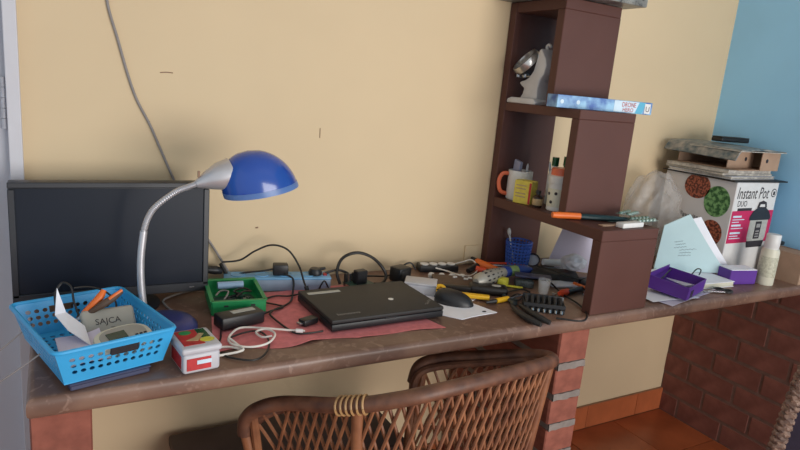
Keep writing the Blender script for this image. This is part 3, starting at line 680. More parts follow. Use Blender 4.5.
solo('battery_cell', T([inT(-0.035, 0.048, 0.030), inT(0.028, 0.050, 0.030)], 0.0095, 14, 0), mat('cell_wrap', (150, 178, 206), 0.4, var=0.05), 'pale blue battery cell lying across the green tray', 'battery')
solo('wire_bundle', T([inT(0.0, -0.03, 0.026), inT(0.02, -0.01, 0.032), inT(0.04, 0.005, 0.026), inT(0.025, 0.02, 0.03), inT(0.0, 0.01, 0.027), inT(0.01, -0.02, 0.03)], 0.0025, 6, 6), 'cable', 'short black wire coiled in the green tray', 'cable')
solo('wire_bundle', T([inT(-0.03, -0.04, 0.024), inT(-0.015, 0.0, 0.03), inT(-0.03, 0.02, 0.026), inT(-0.045, -0.01, 0.026)], 0.0022, 6, 6), 'grey_cable', 'short grey wire coiled in the green tray', 'cable')
pbk = thing('power_brick', 'black laptop power brick in front of the green tray', 'power adapter', (0.408, -0.303, H+0.004), math.radians(13))
obj('body', B((0, 0, 0.015), (0.104, 0.046, 0.029), 0.004), 'black', pbk, True)
obj('label', B((0.010, 0.004, 0.0297), (0.056, 0.016, 0.0008)), 'print_light', pbk)
obj('strain_relief', T([(0.050, 0, 0.015), (0.066, 0, 0.015)], [0.006, 0.003], 8, 0), 'cable', pbk, True)

# ================================================================== POWER STRIP AT THE WALL
ps = thing('power_strip', 'pale blue power strip lying along the wall behind the laptop', 'power strip', (0.570, -0.078, H), math.radians(-13))
obj('housing', B((0, 0, 0.016), (0.28, 0.056, 0.032), 0.003), 'strip_side', ps, True)
obj('top_cover', B((0, 0, 0.0345), (0.282, 0.058, 0.006), 0.002), 'strip_blue', ps, True)
for k in range(4):
    obj('socket', L([(0, 0), (0.019, 0), (0.019, 0.002), (0.017, 0.002), (0.016, 0.001), (0, 0.001)], (-0.105+0.062*k, 0, 0.0375), 20), 'strip_blue', ps, True)
obj('switch', B((0.127, 0, 0.039), (0.010, 0.020, 0.004), 0.001, 1), 'red', ps)
def onps(x, y, z): return rotz(math.radians(-13)) @ Vector((x, y, z)) + Vector((0.570, -0.078, H))
pg = thing('plug_adapter', 'square black plug adapter on the blue power strip', 'plug', onps(0.006, 0.0, 0.0385), math.radians(-13))
obj('body', B((0, 0, 0.015), (0.040, 0.030, 0.030), 0.004), 'black', pg, True); obj('prong', B((0, 0, -0.003), (0.004, 0.012, 0.006)), 'steel', pg)
pg2 = thing('wall_plug', 'round black plug at the end of the blue power strip', 'plug', onps(0.100, 0.0, 0.0385), 0)
obj('body', L([(0, 0), (0.018, 0), (0.019, 0.008), (0.014, 0.017), (0, 0.019)], n=18), 'black', pg2, True); obj('cable_neck', T([(0.0, 0, 0.012), (0.03, 0.004, 0.014)], [0.006, 0.004], 8, 0), 'cable', pg2, True)
gp = thing('cable_plug', 'grey black plug on a cable hanging beside the monitor', 'plug', (0.415, -0.035, H+0.045))
obj('body', T([(-0.022, 0, 0.006), (0.0, 0, 0.003), (0.016, 0, -0.002)], [0.010, 0.012, 0.007], 10, 3), 'black', gp, True); obj('strap', T([(0.012, 0, 0.020), (0.022, 0, 0.0), (0.034, 0, -0.022)], 0.005, 8, 3), 'cable', gp, True)

# ================================================================== CABLES
def cable(pts, r, mt, label, n=8, sm=8): return solo('cable', T(pts, r, n, sm), mt, label, 'cable')
hz = H+0.008
cable([(PY(107, -40, -.004)), PY(107, 0, -.004), PY(118, 40, -.004), PY(128, 75, -.004), PY(137, 100, -.004), PY(150, 125, -.004), PY(160, 148, -.004), PY(174, 180, -.004), PY(190, 215, -.006), PY(207, 238, -.010), PY(217, 253, -.016), PY(229, 273, -.018)], 0.0030, 'grey_cable', 'long grey cable running down the yellow wall behind the monitor')
cable([PY(222, 262, -.04), PY(240, 260, -.05), PY(255, 251, -.06), PY(272, 245, -.07), PY(288, 250, -.085), PY(299, 266, -.11), PY(304, 282, -.15), PY(308, 291, -.175)], 0.0026, 'cable', 'black cable arching up over the blue power strip')
solo('cable_connector', T([PY(306, 286, -.17), PY(309, 296, -.18)], 0.006, 8, 0), 'black', 'black connector at the laptop corner', 'plug')
cable([PY(225, 279, -.03), PY(243, 273, -.05), PY(262, 271, -.07), PY(278, 268, -.078)], 0.0026, 'cable', 'black cable running to the square plug on the power strip')
cable([onps(0.016, -0.017, 0.045), PY(293, 279, -.115), PZ(293, 291, hz), PZ(290, 302, hz), PZ(276, 309, hz), PZ(262, 314, hz), (0.471, -0.287, H+0.019)], 0.0026, 'cable', 'black cable from the square plug down to the power brick')
cable([PZ(205, 290, H+.006), PZ(190, 291, H+.004), PZ(172, 296, H+.004), PZ(163, 301, H+.004), PZ(170, 309, H+.004), PZ(183, 315, H+.004)], 0.0026, 'grey_cable', 'grey cable curving on the desk behind the lamp')
cable([PZ(262, 300, hz), PZ(275, 296, hz), PZ(288, 296, hz), PZ(300, 294, hz)], 0.0024, 'cable', 'short black cable between green tray and laptop corner')
cable([PZ(275, 309, hz), PZ(270, 314, hz), PZ(277, 321, hz), PZ(288, 329, hz), PZ(296, 333, hz), PZ(310, 333, hz), PZ(323, 331, hz)], 0.0024, 'cable', 'thin black cable crossing the pink cloth to the laptop front')
cable([PZ(262, 302, hz), PZ(278, 305, hz), PZ(283, 307, hz), PZ(268, 312, hz), PZ(256, 318, hz)], 0.0022, 'cable', 'black cable kinked on the pink cloth by the power brick')
cable([PZ(229, 338, hz), PZ(243, 333, hz), PZ(258, 331, hz), PZ(267, 337, hz), PZ(269, 346, hz), PZ(264, 355, H+.005), PZ(254, 360, H+.004), PZ(238, 359, H+.004), PZ(222, 355, H+.004)], 0.0022, 'cable', 'black cable loop in front of the power brick')
cable([PZ(221, 330, H+.006), PZ(220, 340, H+.005), PZ(214, 350, H+.004), PZ(222, 353, H+.004), PZ(236, 352, H+.004)], 0.0020, 'cable', 'thin black cable at the corner of the pink cloth')
zz = H+0.011
cable([PZ(305, 331, zz), PZ(288, 330, zz), PZ(262, 328, zz), PZ(240, 328, zz), PZ(229, 337, zz), PZ(232, 344, zz), PZ(250, 347, zz), PZ(268, 343, zz+.003), PZ(275, 334, zz+.002), PZ(266, 329, zz+.003), PZ(256, 332, zz), PZ(262, 337, zz), PZ(272, 336, zz+.004)], 0.0024, 'white_cable', 'white charging cable coiled on the pink cloth')
cable([PZ(243, 350, H+.006), PZ(230, 347, H+.006), PZ(215, 348, H+.006), PZ(206, 352, H+.006), PZ(211, 356, H+.006), PZ(228, 354, H+.006), PZ(243, 350, H+.010), PZ(238, 345, zz), PZ(229, 338, zz+.004)], 0.0026, 'white_cable', 'white cable loop lying on the bare desk')
solo('cable_connector', T([PZ(303, 331, zz+.004), PZ(296, 330.5, zz+.004)], 0.0045, 8, 0), 'white', 'white connector on the pink cloth', 'plug')
cable([PY(340, 284, -.12), PY(337, 272, -.11), PY(341, 260, -.10), PY(350, 254, -.09), PY(361, 253, -.09), PY(373, 258, -.09), PY(382, 267, -.09), PY(386, 276, -.10), PY(382, 283, -.12), PY(374, 284, -.14)], 0.0045, 'cable', 'thick black cable standing in a high arch by the wall')
cable([PY(325, 273, -.10), PY(338, 270, -.10), PY(349, 274, -.10), PY(356, 280, -.12)], 0.0036, 'cable', 'black cable behind the laptop beside the round plug')
cable([PY(362, 276, -.09), PY(374, 276, -.08), PY(386, 276, -.07), PY(396, 272, -.05), PY(404, 265, -.03), PY(411, 263, -.03), PY(416, 270, -.04)], 0.0028, 'cable', 'black cable looping behind the black cube adapter')
cable([PZ(318, 291, hz), PY(324, 281, -.16), PY(328, 287, -.15), PZ(331, 292, hz+.005)], 0.0022, 'cable', 'thin black cable dropping from the round plug')
cable([PZ(436, 268, H+.028), PZ(447, 271, H+.012), PZ(460, 275, H+.020), PZ(472, 275, H+.008), PZ(478, 268, H+.014), PZ(472, 260, H+.03), PZ(462, 262, H+.02), PZ(446, 266, H+.008)], 0.0022, 'white_cable', 'thin white wire looped by the black power strip')
# circuit boards and adapters behind the laptop
bp2 = thing('circuit_module', 'small green circuit module behind the laptop', 'circuit board', (0.790, -0.125, H), math.radians(10))
obj('board', B((0, 0, 0.012), (0.075, 0.05, 0.002)), 'pcb', bp2); obj('heat_sink', B((0, -0.006, 0.032), (0.034, 0.024, 0.038), 0.002, 1), 'black', bp2)
for k in range(6): obj('chip', B((-0.032+0.013*k, 0.018, 0.025), (0.008, 0.008, 0.025), 0.0005, 1), ['black', 'steel', 'pcb_dark'][k % 3], bp2)
for sx, sy in ((-1, -1), (1, -1), (1, 1), (-1, 1)): obj('standoff', B((sx*.034, sy*.021, 0.0055), (0.005, 0.005, 0.011)), 'steel', bp2)
ca = thing('cube_adapter', 'black cube adapter behind the laptop corner', 'power adapter', (0.935, -0.105, H), math.radians(18))
obj('body', B((0, 0, 0.022), (0.05, 0.045, 0.044), 0.005), 'black', ca, True); obj('front_face', B((-0.002, -0.0232, 0.022), (0.036, 0.002, 0.034), 0.003), 'black_matt', ca, True); obj('cable_neck', T([(0.02, 0.0, 0.03), (0.055, 0.01, 0.024)], [0.010, 0.005], 8, 0), 'cable', ca, True)
solo('flat_case', B((0.85, -0.150, H+0.006), (0.10, 0.03, 0.010), 0.003, rot=(0, 0, 0.1)), 'pcb_dark', 'flat dark circuit strip behind the laptop lid', 'circuit board')
bs = thing('socket_strip', 'black socket strip with plugs against the wall', 'power strip', (1.105, -0.045, H), math.radians(-12))
obj('housing', B((0, 0, 0.011), (0.13, 0.040, 0.021), 0.003), 'black', bs, True)
for k in range(4): obj('socket', L([(0, 0), (0.014, 0), (0.014, 0.003), (0, 0.002)], (-0.045+0.030*k, 0, 0.0212), 14), 'white', bs, True)
for k in range(4):
    sc = solo('white_plug', L([(0, 0), (0.010, 0), (0.011, 0.008), (0.007, 0.013), (0, 0.014)], (1.05+0.03*k, -0.098-0.012*k, H), 12), 'white', 'small round white cap in front of the black socket strip', 'cap', group='white caps by the socket strip')
obj_p = solo('wall_socket_box', B((1.262, -0.004, H+0.034), (0.055, 0.006, 0.062), 0.001, 1), 'wall', 'beige wall plate low on the wall beside the shelf post', 'wall plate')
# frosted box, mouse, paper
fb = thing('frosted_case', 'crumpled frosted plastic case behind the mouse', 'case', (0.942, -0.212, H), math.radians(-35))
obj('body', B((0, 0, 0.015), (0.088, 0.062, 0.030), 0.006, 3), 'frost', fb, True); obj('lid', B((0, 0, 0.0325), (0.090, 0.064, 0.005), 0.002), 'frost', fb, True)
poly = [PZ(x, y, H) for x, y in ((411, 300), (430, 313), (462, 320), (474, 317), (497, 313), (470, 303), (478, 298), (440, 294), (424, 292))]
solo('paper_scrap', Pm([(p.x, p.y) for p in poly], H+0.0004, H+0.0022), 'paper', 'torn white paper scrap under the mouse', 'paper', False)
solo('paper_spot', Pm(circ(1.028, -0.398, 0.006, 10, 0.004), H+0.0024, H+0.0034), 'ink', 'tiny black bead on the paper scrap', 'bead', False)
ms = thing('mouse', 'black computer mouse on the white paper scrap', 'mouse', (0.985, -0.318, H+0.0024), math.radians(-42))
bm = nb(); rings = []
for k in range(9):
    ph = k/8*math.pi/2; rr = math.cos(ph)**0.6 if k < 8 else 0.0; zt = math.sin(ph)
    ring = []
    for j in range(28):
        a = 2*math.pi*j/28; ca_, sa_ = math.cos(a), math.sin(a)
        x = 0.054*math.copysign(abs(ca_)**0.85, ca_)*rr-0.004*zt; y = 0.030*math.copysign(abs(sa_)**0.8, sa_)*rr*(1-0.08*math.cos(2*a))
        ring.append(bm.verts.new((x, y, zt*0.034*(1-0.25*(x/0.054)))))
    rings.append(ring)
for a, b in zip(rings, rings[1:]):
    for j in range(28): bm.faces.new((a[j], a[(j+1) % 28], b[(j+1) % 28], b[j]))
bm.faces.new(rings[0][::-1]); bmesh.ops.remove_doubles(bm, verts=bm.verts, dist=1e-5)
obj('shell', bm, 'black', ms, True, 60)
obj('scroll_wheel', T([(-0.030, -0.003, 0.0315), (-0.030, 0.003, 0.0315)], 0.006, 12, 0), 'black_matt', ms, True)
obj('button_seam', B((-0.034, 0, 0.0305), (0.034, 0.0012, 0.0025)), 'cable', ms)
cable([(0.945, -0.282, H+0.012), PZ(437, 293, H+.014), PZ(434, 285, H+.012), PZ(436, 279, H+.010)], 0.0022, 'cable', 'thin black mouse cable passing the yellow knife')

# ================================================================== TOOL CLUTTER
yk = thing('yellow_knife', 'yellow utility knife with a hanging hole behind the mouse', 'knife', (1.03, -0.26, H+0.004))
o_ = Vector(yk.location)
a, b = PZ(442, 292, H+.012)-o_, PZ(489, 298, H+.010)-o_
ang = math.atan2(b.y-a.y, b.x-a.x)
rk = Matrix.Translation(a) @ rotz(ang)
obj('handle', B((0, 0, 0), ((b-a).length, 0.016, 0.010), 0.002, 2, Matrix.Translation((a+b)/2) @ rotz(ang) @ Matrix.Translation((-((a+b)/2)).to_3d()*0)), 'yellow', yk, True) if False else obj('handle', B((a+b)/2+Vector((0.006, -0.004, 0)), ((b-a).length-0.012, 0.018, 0.011), 0.002, 2, rotz(ang)), 'yellow', yk, True)
obj('ring_end', L([(0.007, -0.005), (0.0165, -0.005), (0.0165, 0.005), (0.007, 0.005), (0.007, -0.005)], a+Vector((-0.004, 0.004, 0.006)), 20, Euler((0.45, -0.35, 0)).to_matrix().to_4x4()), 'yellow', yk, True)
solo('brown_wallet', B((1.085, -0.185, H+0.008), (0.145, 0.095, 0.015), 0.003, rot=(0, 0, math.radians(-28))), 'dark_wood', 'flat brown case lying behind the yellow knife', 'case')
solo('black_bar', B((1.080, -0.252, H+0.010), (0.150, 0.020, 0.018), 0.003, rot=(0, 0, math.radians(-30))), 'cable', 'black bar between the brown case and yellow knife', 'bar')
for i, (x, y) in enumerate(((455, 277), (463, 276), (470, 278), (478, 279), (484, 280), (466, 279))):
    p = PZ(x, y, H+.017); solo('white_clip', B(p, (0.014, 0.007, 0.006), 0.002, 2, (0, 0, i*1.1)), 'white', 'tiny white connector on the brown case', 'connector', group='white connectors on the brown case')
og = thing('glue_gun', 'orange and black tool lying at the foot of the shelf', 'tool', PZ(480, 270, H))
o_ = Vector(og.location)
def pz(x, y, z): return PZ(x, y, z)-o_
obj('body', T([pz(477, 262, H+.022), pz(485, 266, H+.020), pz(499, 270, H+.014)], [0.013, 0.015, 0.008], 10, 4), 'orange', og, True)
obj('trigger_block', T([pz(476, 269, H+.013), pz(486, 271, H+.012)], [0.011, 0.010], 10, 0), 'tip_red', og, True)
obj('nose', T([pz(472, 258, H+.026), pz(478, 262, H+.022)], [0.006, 0.011], 10, 0), 'black', og, True)
obj('grip', T([pz(468, 271, H+.010), pz(477, 266, H+.018)], [0.008, 0.011], 10, 0), 'black', og, True)
# mesh pen basket
pc_ = thing('pen_basket', 'small blue mesh basket standing in the bottom of the shelf', 'basket', (1.405, -0.073, H))
bm = nb(); n = 22; rows = 8; r0, r1, hh = 0.036, 0.043, 0.088
def ringpt(a, v): r = r0+(r1-r0)*v; return Vector((r*math.cos(a), r*math.sin(a), 0.002+hh*v))
for i in range(rows+1):
    v = i/rows; tube(bm, [ringpt(2*math.pi*k/n, v) for k in range(n+1)], 0.0026, 5, 0, cap=False)
for k in range(n): tube(bm, [ringpt(2*math.pi*k/n, v/4) for v in range(5)], 0.0024, 5, 0)
obj('mesh_wall', bm, 'blue_mesh', pc_, True); obj('bottom', L([(0, 0), (0.036, 0), (0.036, 0.003), (0, 0.003)]), 'blue_mesh', pc_, True)
sp = thing('white_spoon', 'white plastic spoon standing in the blue mesh basket', 'spoon', (1.40, -0.065, H+0.006))
obj('handle', T([(0, 0, 0), (-0.022, 0.014, 0.10)], 0.003, 8, 0), 'white', sp, True)
bm = nb(); bmesh.ops.create_uvsphere(bm, u_segments=12, v_segments=8, radius=1.0); bmesh.ops.transform(bm, matrix=Matrix.Translation((-0.0245, 0.0155, 0.112)) @ Euler((0, -0.15, 0)).to_matrix().to_4x4() @ Matrix.Diagonal((0.005, 0.008, 0.014, 1)), verts=bm.verts)
obj('bowl', bm, 'white', sp, True)
# glass lens / jar beside the mesh basket
lj = thing('magnifier', 'round glass magnifier with dark handle beside the mesh basket', 'magnifier', PZ(531, 268, H))
o_ = Vector(lj.location)
mxx = Euler((0.5, -0.6, 0)).to_matrix().to_4x4()
obj('rim', L([(0.022, -0.004), (0.026, -0.004), (0.027, 0.006), (0.022, 0.006), (0.022, -0.004)], (0, 0, 0.026), 24, mxx), 'steel', lj, True)
obj('lens', L([(0, 0.008), (0.012, 0.006), (0.022, 0.001), (0.012, -0.003), (0, -0.004)], (0, 0, 0.026), 24, mxx), 'frost', lj, True)
obj('handle', T([(0.020, -0.022, 0.018), (0.05, -0.055, 0.012)], [0.006, 0.007], 8, 0), 'dark_wood', lj, True)
# soldering tool: grey perforated shell, blue grip
so = thing('soldering_iron', 'blue gripped soldering iron with grey perforated guard', 'soldering iron', PZ(495, 284, H))
o_ = Vector(so.location)
a0 = pz(476, 282, H+.026); a1 = pz(489, 277, H+.028); a2 = pz(504, 272, H+.028); a3 = pz(518, 270, H+.027); a4 = pz(531, 270, H+.025); a5 = pz(545, 277, H+.012)
obj('guard', T([a0, a0.lerp(a1, .2), a1, a1.lerp(a2, .7), a2], [0.010, 0.022, 0.024, 0.019, 0.015], 14, 0), 'mesh_grey', so, True)
d = (a2-a0).normalized(); sd = d.cross(Vector((0, 0, 1))).normalized(); u3 = sd.cross(d)
for i in range(4):
    for k in range(7):
        an = math.radians(-20+k*30); c = a0+(a2-a0)*(0.24+0.16*i); r = 0.0228-(0.002*max(0, i-1))
        nrm = sd*math.cos(an)+u3*math.sin(an)
        obj('vent_slot', B(c+nrm*r, (0.010, 0.004, 0.004), 0, 1, Matrix((((d.x), (nrm.cross(d)).x, nrm.x, 0), (d.y, (nrm.cross(d)).y, nrm.y, 0), (d.z, (nrm.cross(d)).z, nrm.z, 0), (0, 0, 0, 1)))), 'ink', so)
obj('collar', T([a2-d*0.006, a2, a2.lerp(a3, .3)], [0.015, 0.0185, 0.0175], 14, 0), 'blue_grip', so, True)
obj('band', T([a2.lerp(a3, .28), a2.lerp(a3, .85)], 0.0165, 14, 0), 'band_green', so, True, label='olive green band')
obj('grip', T([a2.lerp(a3, .85), a3, a3.lerp(a4, .6), a4], [0.0175, 0.018, 0.016, 0.009], 14, 0), 'blue_grip', so, True)
obj('cord', T([a4, a4.lerp(a5, .4), a5], [0.006, 0.0045, 0.004], 8, 4), 'cable', so, True)
cable([PZ(545, 277, H+.012), PZ(553, 285, H+.010), PZ(564, 295, H+.006), PZ(577, 303, H+.005), PZ(586, 312, H+.005), PZ(586, 319, H+.004), PZ(578, 321, H+.004), PZ(556, 318, H+.004)], 0.0026, 'cable', 'black cord looping on the desk beside the bit holder')
solo('yellow_wedge', B(PZ(503, 282, H+.014), (0.036, 0.028, 0.026), 0.006, 2, (0, 0, 0.6)), 'yellow_lime', 'yellow plastic foot under the soldering iron', 'wedge')
solo('yellow_ruler', B(PZ(510, 286, H+.0045), (0.075, 0.012, 0.004), 0.001, 1, (0, 0, -0.75)), 'yellow_lime', 'short lime yellow strip beside the soldering iron', 'strip')
solo('steel_rod', T([PZ(489, 265, H+.020), PZ(572, 269, H+.018)], 0.004, 8, 0), 'steel', 'thin steel rod lying across the bottom of the shelf', 'rod')
solo('red_rod', T([PZ(482, 263, H+.012), PZ(527, 264, H+.012)], 0.004, 8, 0), 'tip_red', 'thin red handle lying behind the steel rod', 'rod')
def blk(x, y, z, s, rz, mt, name, label, cat, bev=0.003): 
    p = PZ(x, y, z); return solo(name, B((p.x, p.y, z), s, bev, 2, (0, 0, rz)), mt, label, cat)
blk(553, 275, H+.014, (0.15, 0.075, 0.027), -0.62, 'black_matt', 'dark_case', 'flat black case under the shelf beside the soldering iron', 'case')
blk(533, 276, H+.0305, (0.11, 0.04, 0.005), -0.62, 'navy_box', 'phone', 'dark glossy slab on the flat black case', 'phone', .001)
blk(564, 284, H+.006, (0.10, 0.05, 0.006), -0.30, 'paper', 'white_card', 'small white card lying inside the shelf', 'card', .001)
bo_ = thing('black_pouch', 'black pouch with oval badge behind the yellow tester', 'pouch', (1.135, -0.272, H), math.radians(-32))
obj('body', B((0, 0, 0.013), (0.11, 0.05, 0.025), 0.009, 3), 'cable', bo_, True); obj('badge', Pm(circ(0.022, -0.002, 0.014, 20, 0.009), 0.0245, 0.0262), 'print_light', bo_, True)
ys = thing('tester_screwdriver', 'short yellow tester screwdriver lying by the pliers', 'screwdriver', PZ(500, 301, H))
o_ = Vector(ys.location)
obj('handle', T([pz(496, 301, H+.009), pz(508, 298.5, H+.009)], 0.0075, 10, 0), 'yellow', ys, True); obj('shaft', T([pz(508, 298.5, H+.009), pz(522, 295, H+.008)], 0.0025, 8, 0), 'steel', ys, True); obj('tail', T([pz(486, 302.5, H+.007), pz(493, 301.5, H+.008), pz(496, 301, H+.009)], [0.0035, 0.006, 0.0065], 8, 0), 'black', ys, True)
# bit holder
bh_ = thing('bit_holder', 'black rack of silver tipped driver bits on the desk', 'bit set', (1.200, -0.434, H), math.radians(-36))
obj('rack_base', B((0, 0.010, 0.006), (0.112, 0.050, 0.012), 0.002), 'black', bh_, True)
obj('rack_back', B((0, 0.030, 0.019), (0.112, 0.006, 0.034), 0.002), 'black', bh_, True)
obj('rack_bar', B((0, -0.016, 0.020), (0.112, 0.006, 0.010), 0.001, 1), 'black', bh_, True)
for k in range(7):
    x = -0.046+k*0.0153
    bt = obj('driver_bit', T([(x, -0.020, 0.010), (x, 0.022, 0.032)], 0.0048, 8, 0), 'black_matt', bh_, True)
    obj('bit_tip', T([(x, -0.0195, 0.009), (x, -0.0265, 0.0035)], [0.0042, 0.0034], 8, 0), 'steel', bt, True)
for k in range(8): obj('divider', B((-0.0535+k*0.0153, 0.006, 0.016), (0.0025, 0.044, 0.018), 0.0005, 1), 'black', bh_)
# pliers
pl = thing('pliers', 'black handled pliers lying open on the desk edge', 'pliers', (1.13, -0.44, H))
o_ = Vector(pl.location)
obj('handle', T([pz(512, 306, H+.008), pz(521, 314, H+.010), pz(531, 320, H+.010), pz(541, 325, H+.008)], [0.005, 0.0085, 0.009, 0.006], 10, 4), 'black_matt', pl, True)
obj('handle', T([pz(520, 305, H+.008), pz(530, 312, H+.011), pz(540, 318, H+.011), pz(550, 323, H+.008)], [0.005, 0.0085, 0.009, 0.006], 10, 4), 'black_matt', pl, True)
obj('pivot', L([(0, 0), (0.009, 0), (0.009, 0.012), (0, 0.013)], pz(514, 303, H+.002), 14), 'pcb_dark', pl, True)
obj('jaw', T([pz(515, 304, H+.008), pz(506, 297, H+.008), pz(500, 292, H+.006)], [0.009, 0.007, 0.002], 8, 3, flat=0.7), 'pcb_dark', pl, True)
cc = thing('clear_cup', 'small clear plastic cup behind the bit holder', 'cup', PZ(543, 293, H))
obj('wall', L([(0.014, 0), (0.019, 0.042), (0.0178, 0.042), (0.013, 0.001)], n=20), 'clear', cc, True); obj('bottom', L([(0, 0), (0.014, 0), (0.014, 0.0015), (0, 0.0015)], n=20), 'clear', cc, True)
sd_ = thing('orange_screwdriver', 'screwdriver with red orange handle end inside the shelf', 'screwdriver', PZ(575, 290, H))
o_ = Vector(sd_.location)
obj('handle', T([pz(567, 292, H+.010), pz(584, 288, H+.010)], [0.009, 0.008], 10, 0), 'black', sd_, True); obj('end_cap', T([pz(559, 293.5, H+.010), pz(562, 293, H+.010), pz(568, 291.5, H+.010)], [0.006, 0.0105, 0.0095], 10, 0), 'tip_red', sd_, True); obj('shaft', T([pz(584, 288, H+.010), pz(594, 286, H+.010)], 0.003, 8, 0), 'steel', sd_, True)
for i, (x, y) in enumerate(((584, 295), (585, 304), (554, 295), (531, 312))):
    p = PZ(x, y, H); solo('metal_nut', L([(0.003, 0), (0.007, 0), (0.007, 0.005), (0.003, 0.005), (0.003, 0)], p, 6), 'steel', 'loose metal nut on the desk near the bit holder', 'nut', False, group='loose nuts on the desk')
solo('orange_clip', T([PZ(574, 283, H+.012), PZ(584, 287, H+.016), PZ(590, 290, H+.010)], 0.0045, 8, 4), 'orange', 'small orange wire clip by the front post of the shelf', 'clip')
cable([PZ(492, 289, H+.008), PZ(504, 292, H+.012), PZ(512, 291, H+.006), PZ(522, 289, H+.004), PZ(530, 292, H+.004)], 0.0026, 'cable', 'short black lead between the black pouch and clear cup')
cable([PZ(537, 266, H+.034), PZ(552, 270, H+.036), PZ(568, 276, H+.034), PZ(580, 279, H+.022), PZ(590, 277, H+.012)], 0.0030, 'cable', 'black lead draped over the flat black case in the shelf')
cable([PZ(511, 297, H+.006), PZ(517, 294, H+.010), PZ(523, 296, H+.006), PZ(519, 300, H+.005), PZ(511, 301, H+.006)], 0.0022, 'cable', 'small coil of black lead above the pliers')
blk(585, 281, H+.010, (0.05, 0.035, 0.018), -0.3, 'black', 'black_block', 'small black block beside the white card in the shelf', 'block')
blk(524, 283, H+.012, (0.055, 0.030, 0.022), -0.55, 'pcb_dark', 'relay_box', 'small dark box between soldering iron and clear cup', 'box')
# white papers behind / inside the shelf bottom
cq = (PY(546, 265, -.085), PY(594, 273, -.21), PY(592, 228, -.19), PY(564, 226, -.09))
def curl(u, v):
    p = cq[0].lerp(cq[1], u).lerp(cq[3].lerp(cq[2], u), v)
    return p+Vector((0.0, -0.028*math.sin(u*math.pi), 0.0))
solo('curled_paper', sheet(curl, 14, 8, 0.0008), 'paper_lilac', 'curled printed sheet standing behind the shelf unit', 'paper')
def crumple(loc, r, seed, sq=0.7, sub=3, amp=0.28):
    rnd = random.Random(seed); bm = nb(); bmesh.ops.create_icosphere(bm, subdivisions=sub, radius=1.0)
    ph = [(Vector((rnd.uniform(-1, 1), rnd.uniform(-1, 1), rnd.uniform(-1, 1))).normalized(), rnd.uniform(2, 9), rnd.uniform(0, 6)) for _ in range(9)]
    for v in bm.verts:
        n = v.co.normalized(); s = sum(abs(math.sin(n.dot(d)*k+p)) for d, k, p in ph)/9
        v.co = n*(1+amp*(s-0.6)*2)
    zmin = min(v.co.z for v in bm.verts)
    bmesh.ops.transform(bm, matrix=Matrix.Translation(loc) @ Matrix.Diagonal((r[0], r[1], r[2], 1)) @ Matrix.Translation((0, 0, -zmin)), verts=bm.verts); return bm
p = PZ(572, 270, H+.03)
solo('crumpled_tissue', crumple((p.x, p.y, H+.030), (0.045, 0.035, 0.026), 3), 'frost', 'crumpled white plastic wrapper inside the shelf bottom', 'wrapper', False)
tb_ = thing('white_tube', 'white tube with red cap lying inside the shelf bottom', 'tube', PZ(552, 268, H+.012))
o_ = Vector(tb_.location)
obj('body', T([pz(543, 262, H+.036), pz(562, 263, H+.034)], [0.011, 0.013], 10, 0), 'white', tb_, True); obj('cap', T([pz(562, 262, H+.034), pz(568, 262, H+.034)], [0.010, 0.010], 10, 0), 'tip_red', tb_, True)

# ================================================================== RIGHT END OF THE DESK
# pressure cooker carton
IP = thing('appliance_carton', 'large white printed pressure cooker carton in the room corner', 'box', (2.12, -0.338, H))
iw, idp, ih = 0.255, 0.288, 0.338
obj('carton', B((iw/2, idp/2, ih/2), (iw, idp, ih), 0.0015, 1), 'card_white', IP)
FO, FU, FV = (0, 0, 0), (1, 0, 0), (0, 0, 1); LO, LU, LV = (0, idp, 0), (0, -1, 0), (0, 0, 1)
obj('front_panel', poly3(nb(), FO, FU, FV, rect(0.002, 0.002, iw-0.002, ih-0.002)), 'white', IP)
IPF = [o for o in IP.children if o.name.startswith('front_panel')][0]
obj('magenta_panel', poly3(nb(), FO, FU, FV, rect(0.002, 0.118, iw-0.002, 0.236), 0.0012), 'magenta', IPF)
obj('black_bar', poly3(nb(), FO, FU, FV, rect(0.030, 0.236, 0.115, 0.246), 0.0012), 'ink', IPF)
obj('lettering', text_bm('Instant Pot', 0.060, (0.010, 0, 0.280), FU, FV, 0.0014, 0.15, width=0.188), 'ink', IPF)
bm = nb(); poly3(bm, FO, FU, FV, circ(0.232, 0.300, 0.016, 20), 0.0012); obj('logo_ring', bm, 'ink', IPF)
bm = nb(); poly3(bm, FO, FU, FV, circ(0.232, 0.300, 0.0125, 20), 0.0016); obj('logo_disc', bm, 'white', IPF)
bm = nb(); poly3(bm, FO, FU, FV, [(0.226, 0.292), (0.238, 0.292), (0.238, 0.306), (0.226, 0.306)], 0.002); obj('logo_mark', bm, 'ink', IPF)
obj('lettering', text_bm('DUO', 0.030, (0.022, 0, 0.252), FU, FV, 0.0014, width=0.055), 'ink', IPF)
for v, ln in ((0.212, (0.05, 0.07, 0.04)), (0.180, (0.055, 0.07)), (0.152, (0.06, 0.05, 0.065))):
    bm = nb()
    for q, l_ in enumerate(ln): poly3(bm, FO, FU, FV, rect(0.012, v-q*0.009, 0.012+l_, v-q*0.009+(0.007 if q == 0 else 0.003)), 0.0018)
    obj('print_lines', bm, 'toy_pale', IPF)
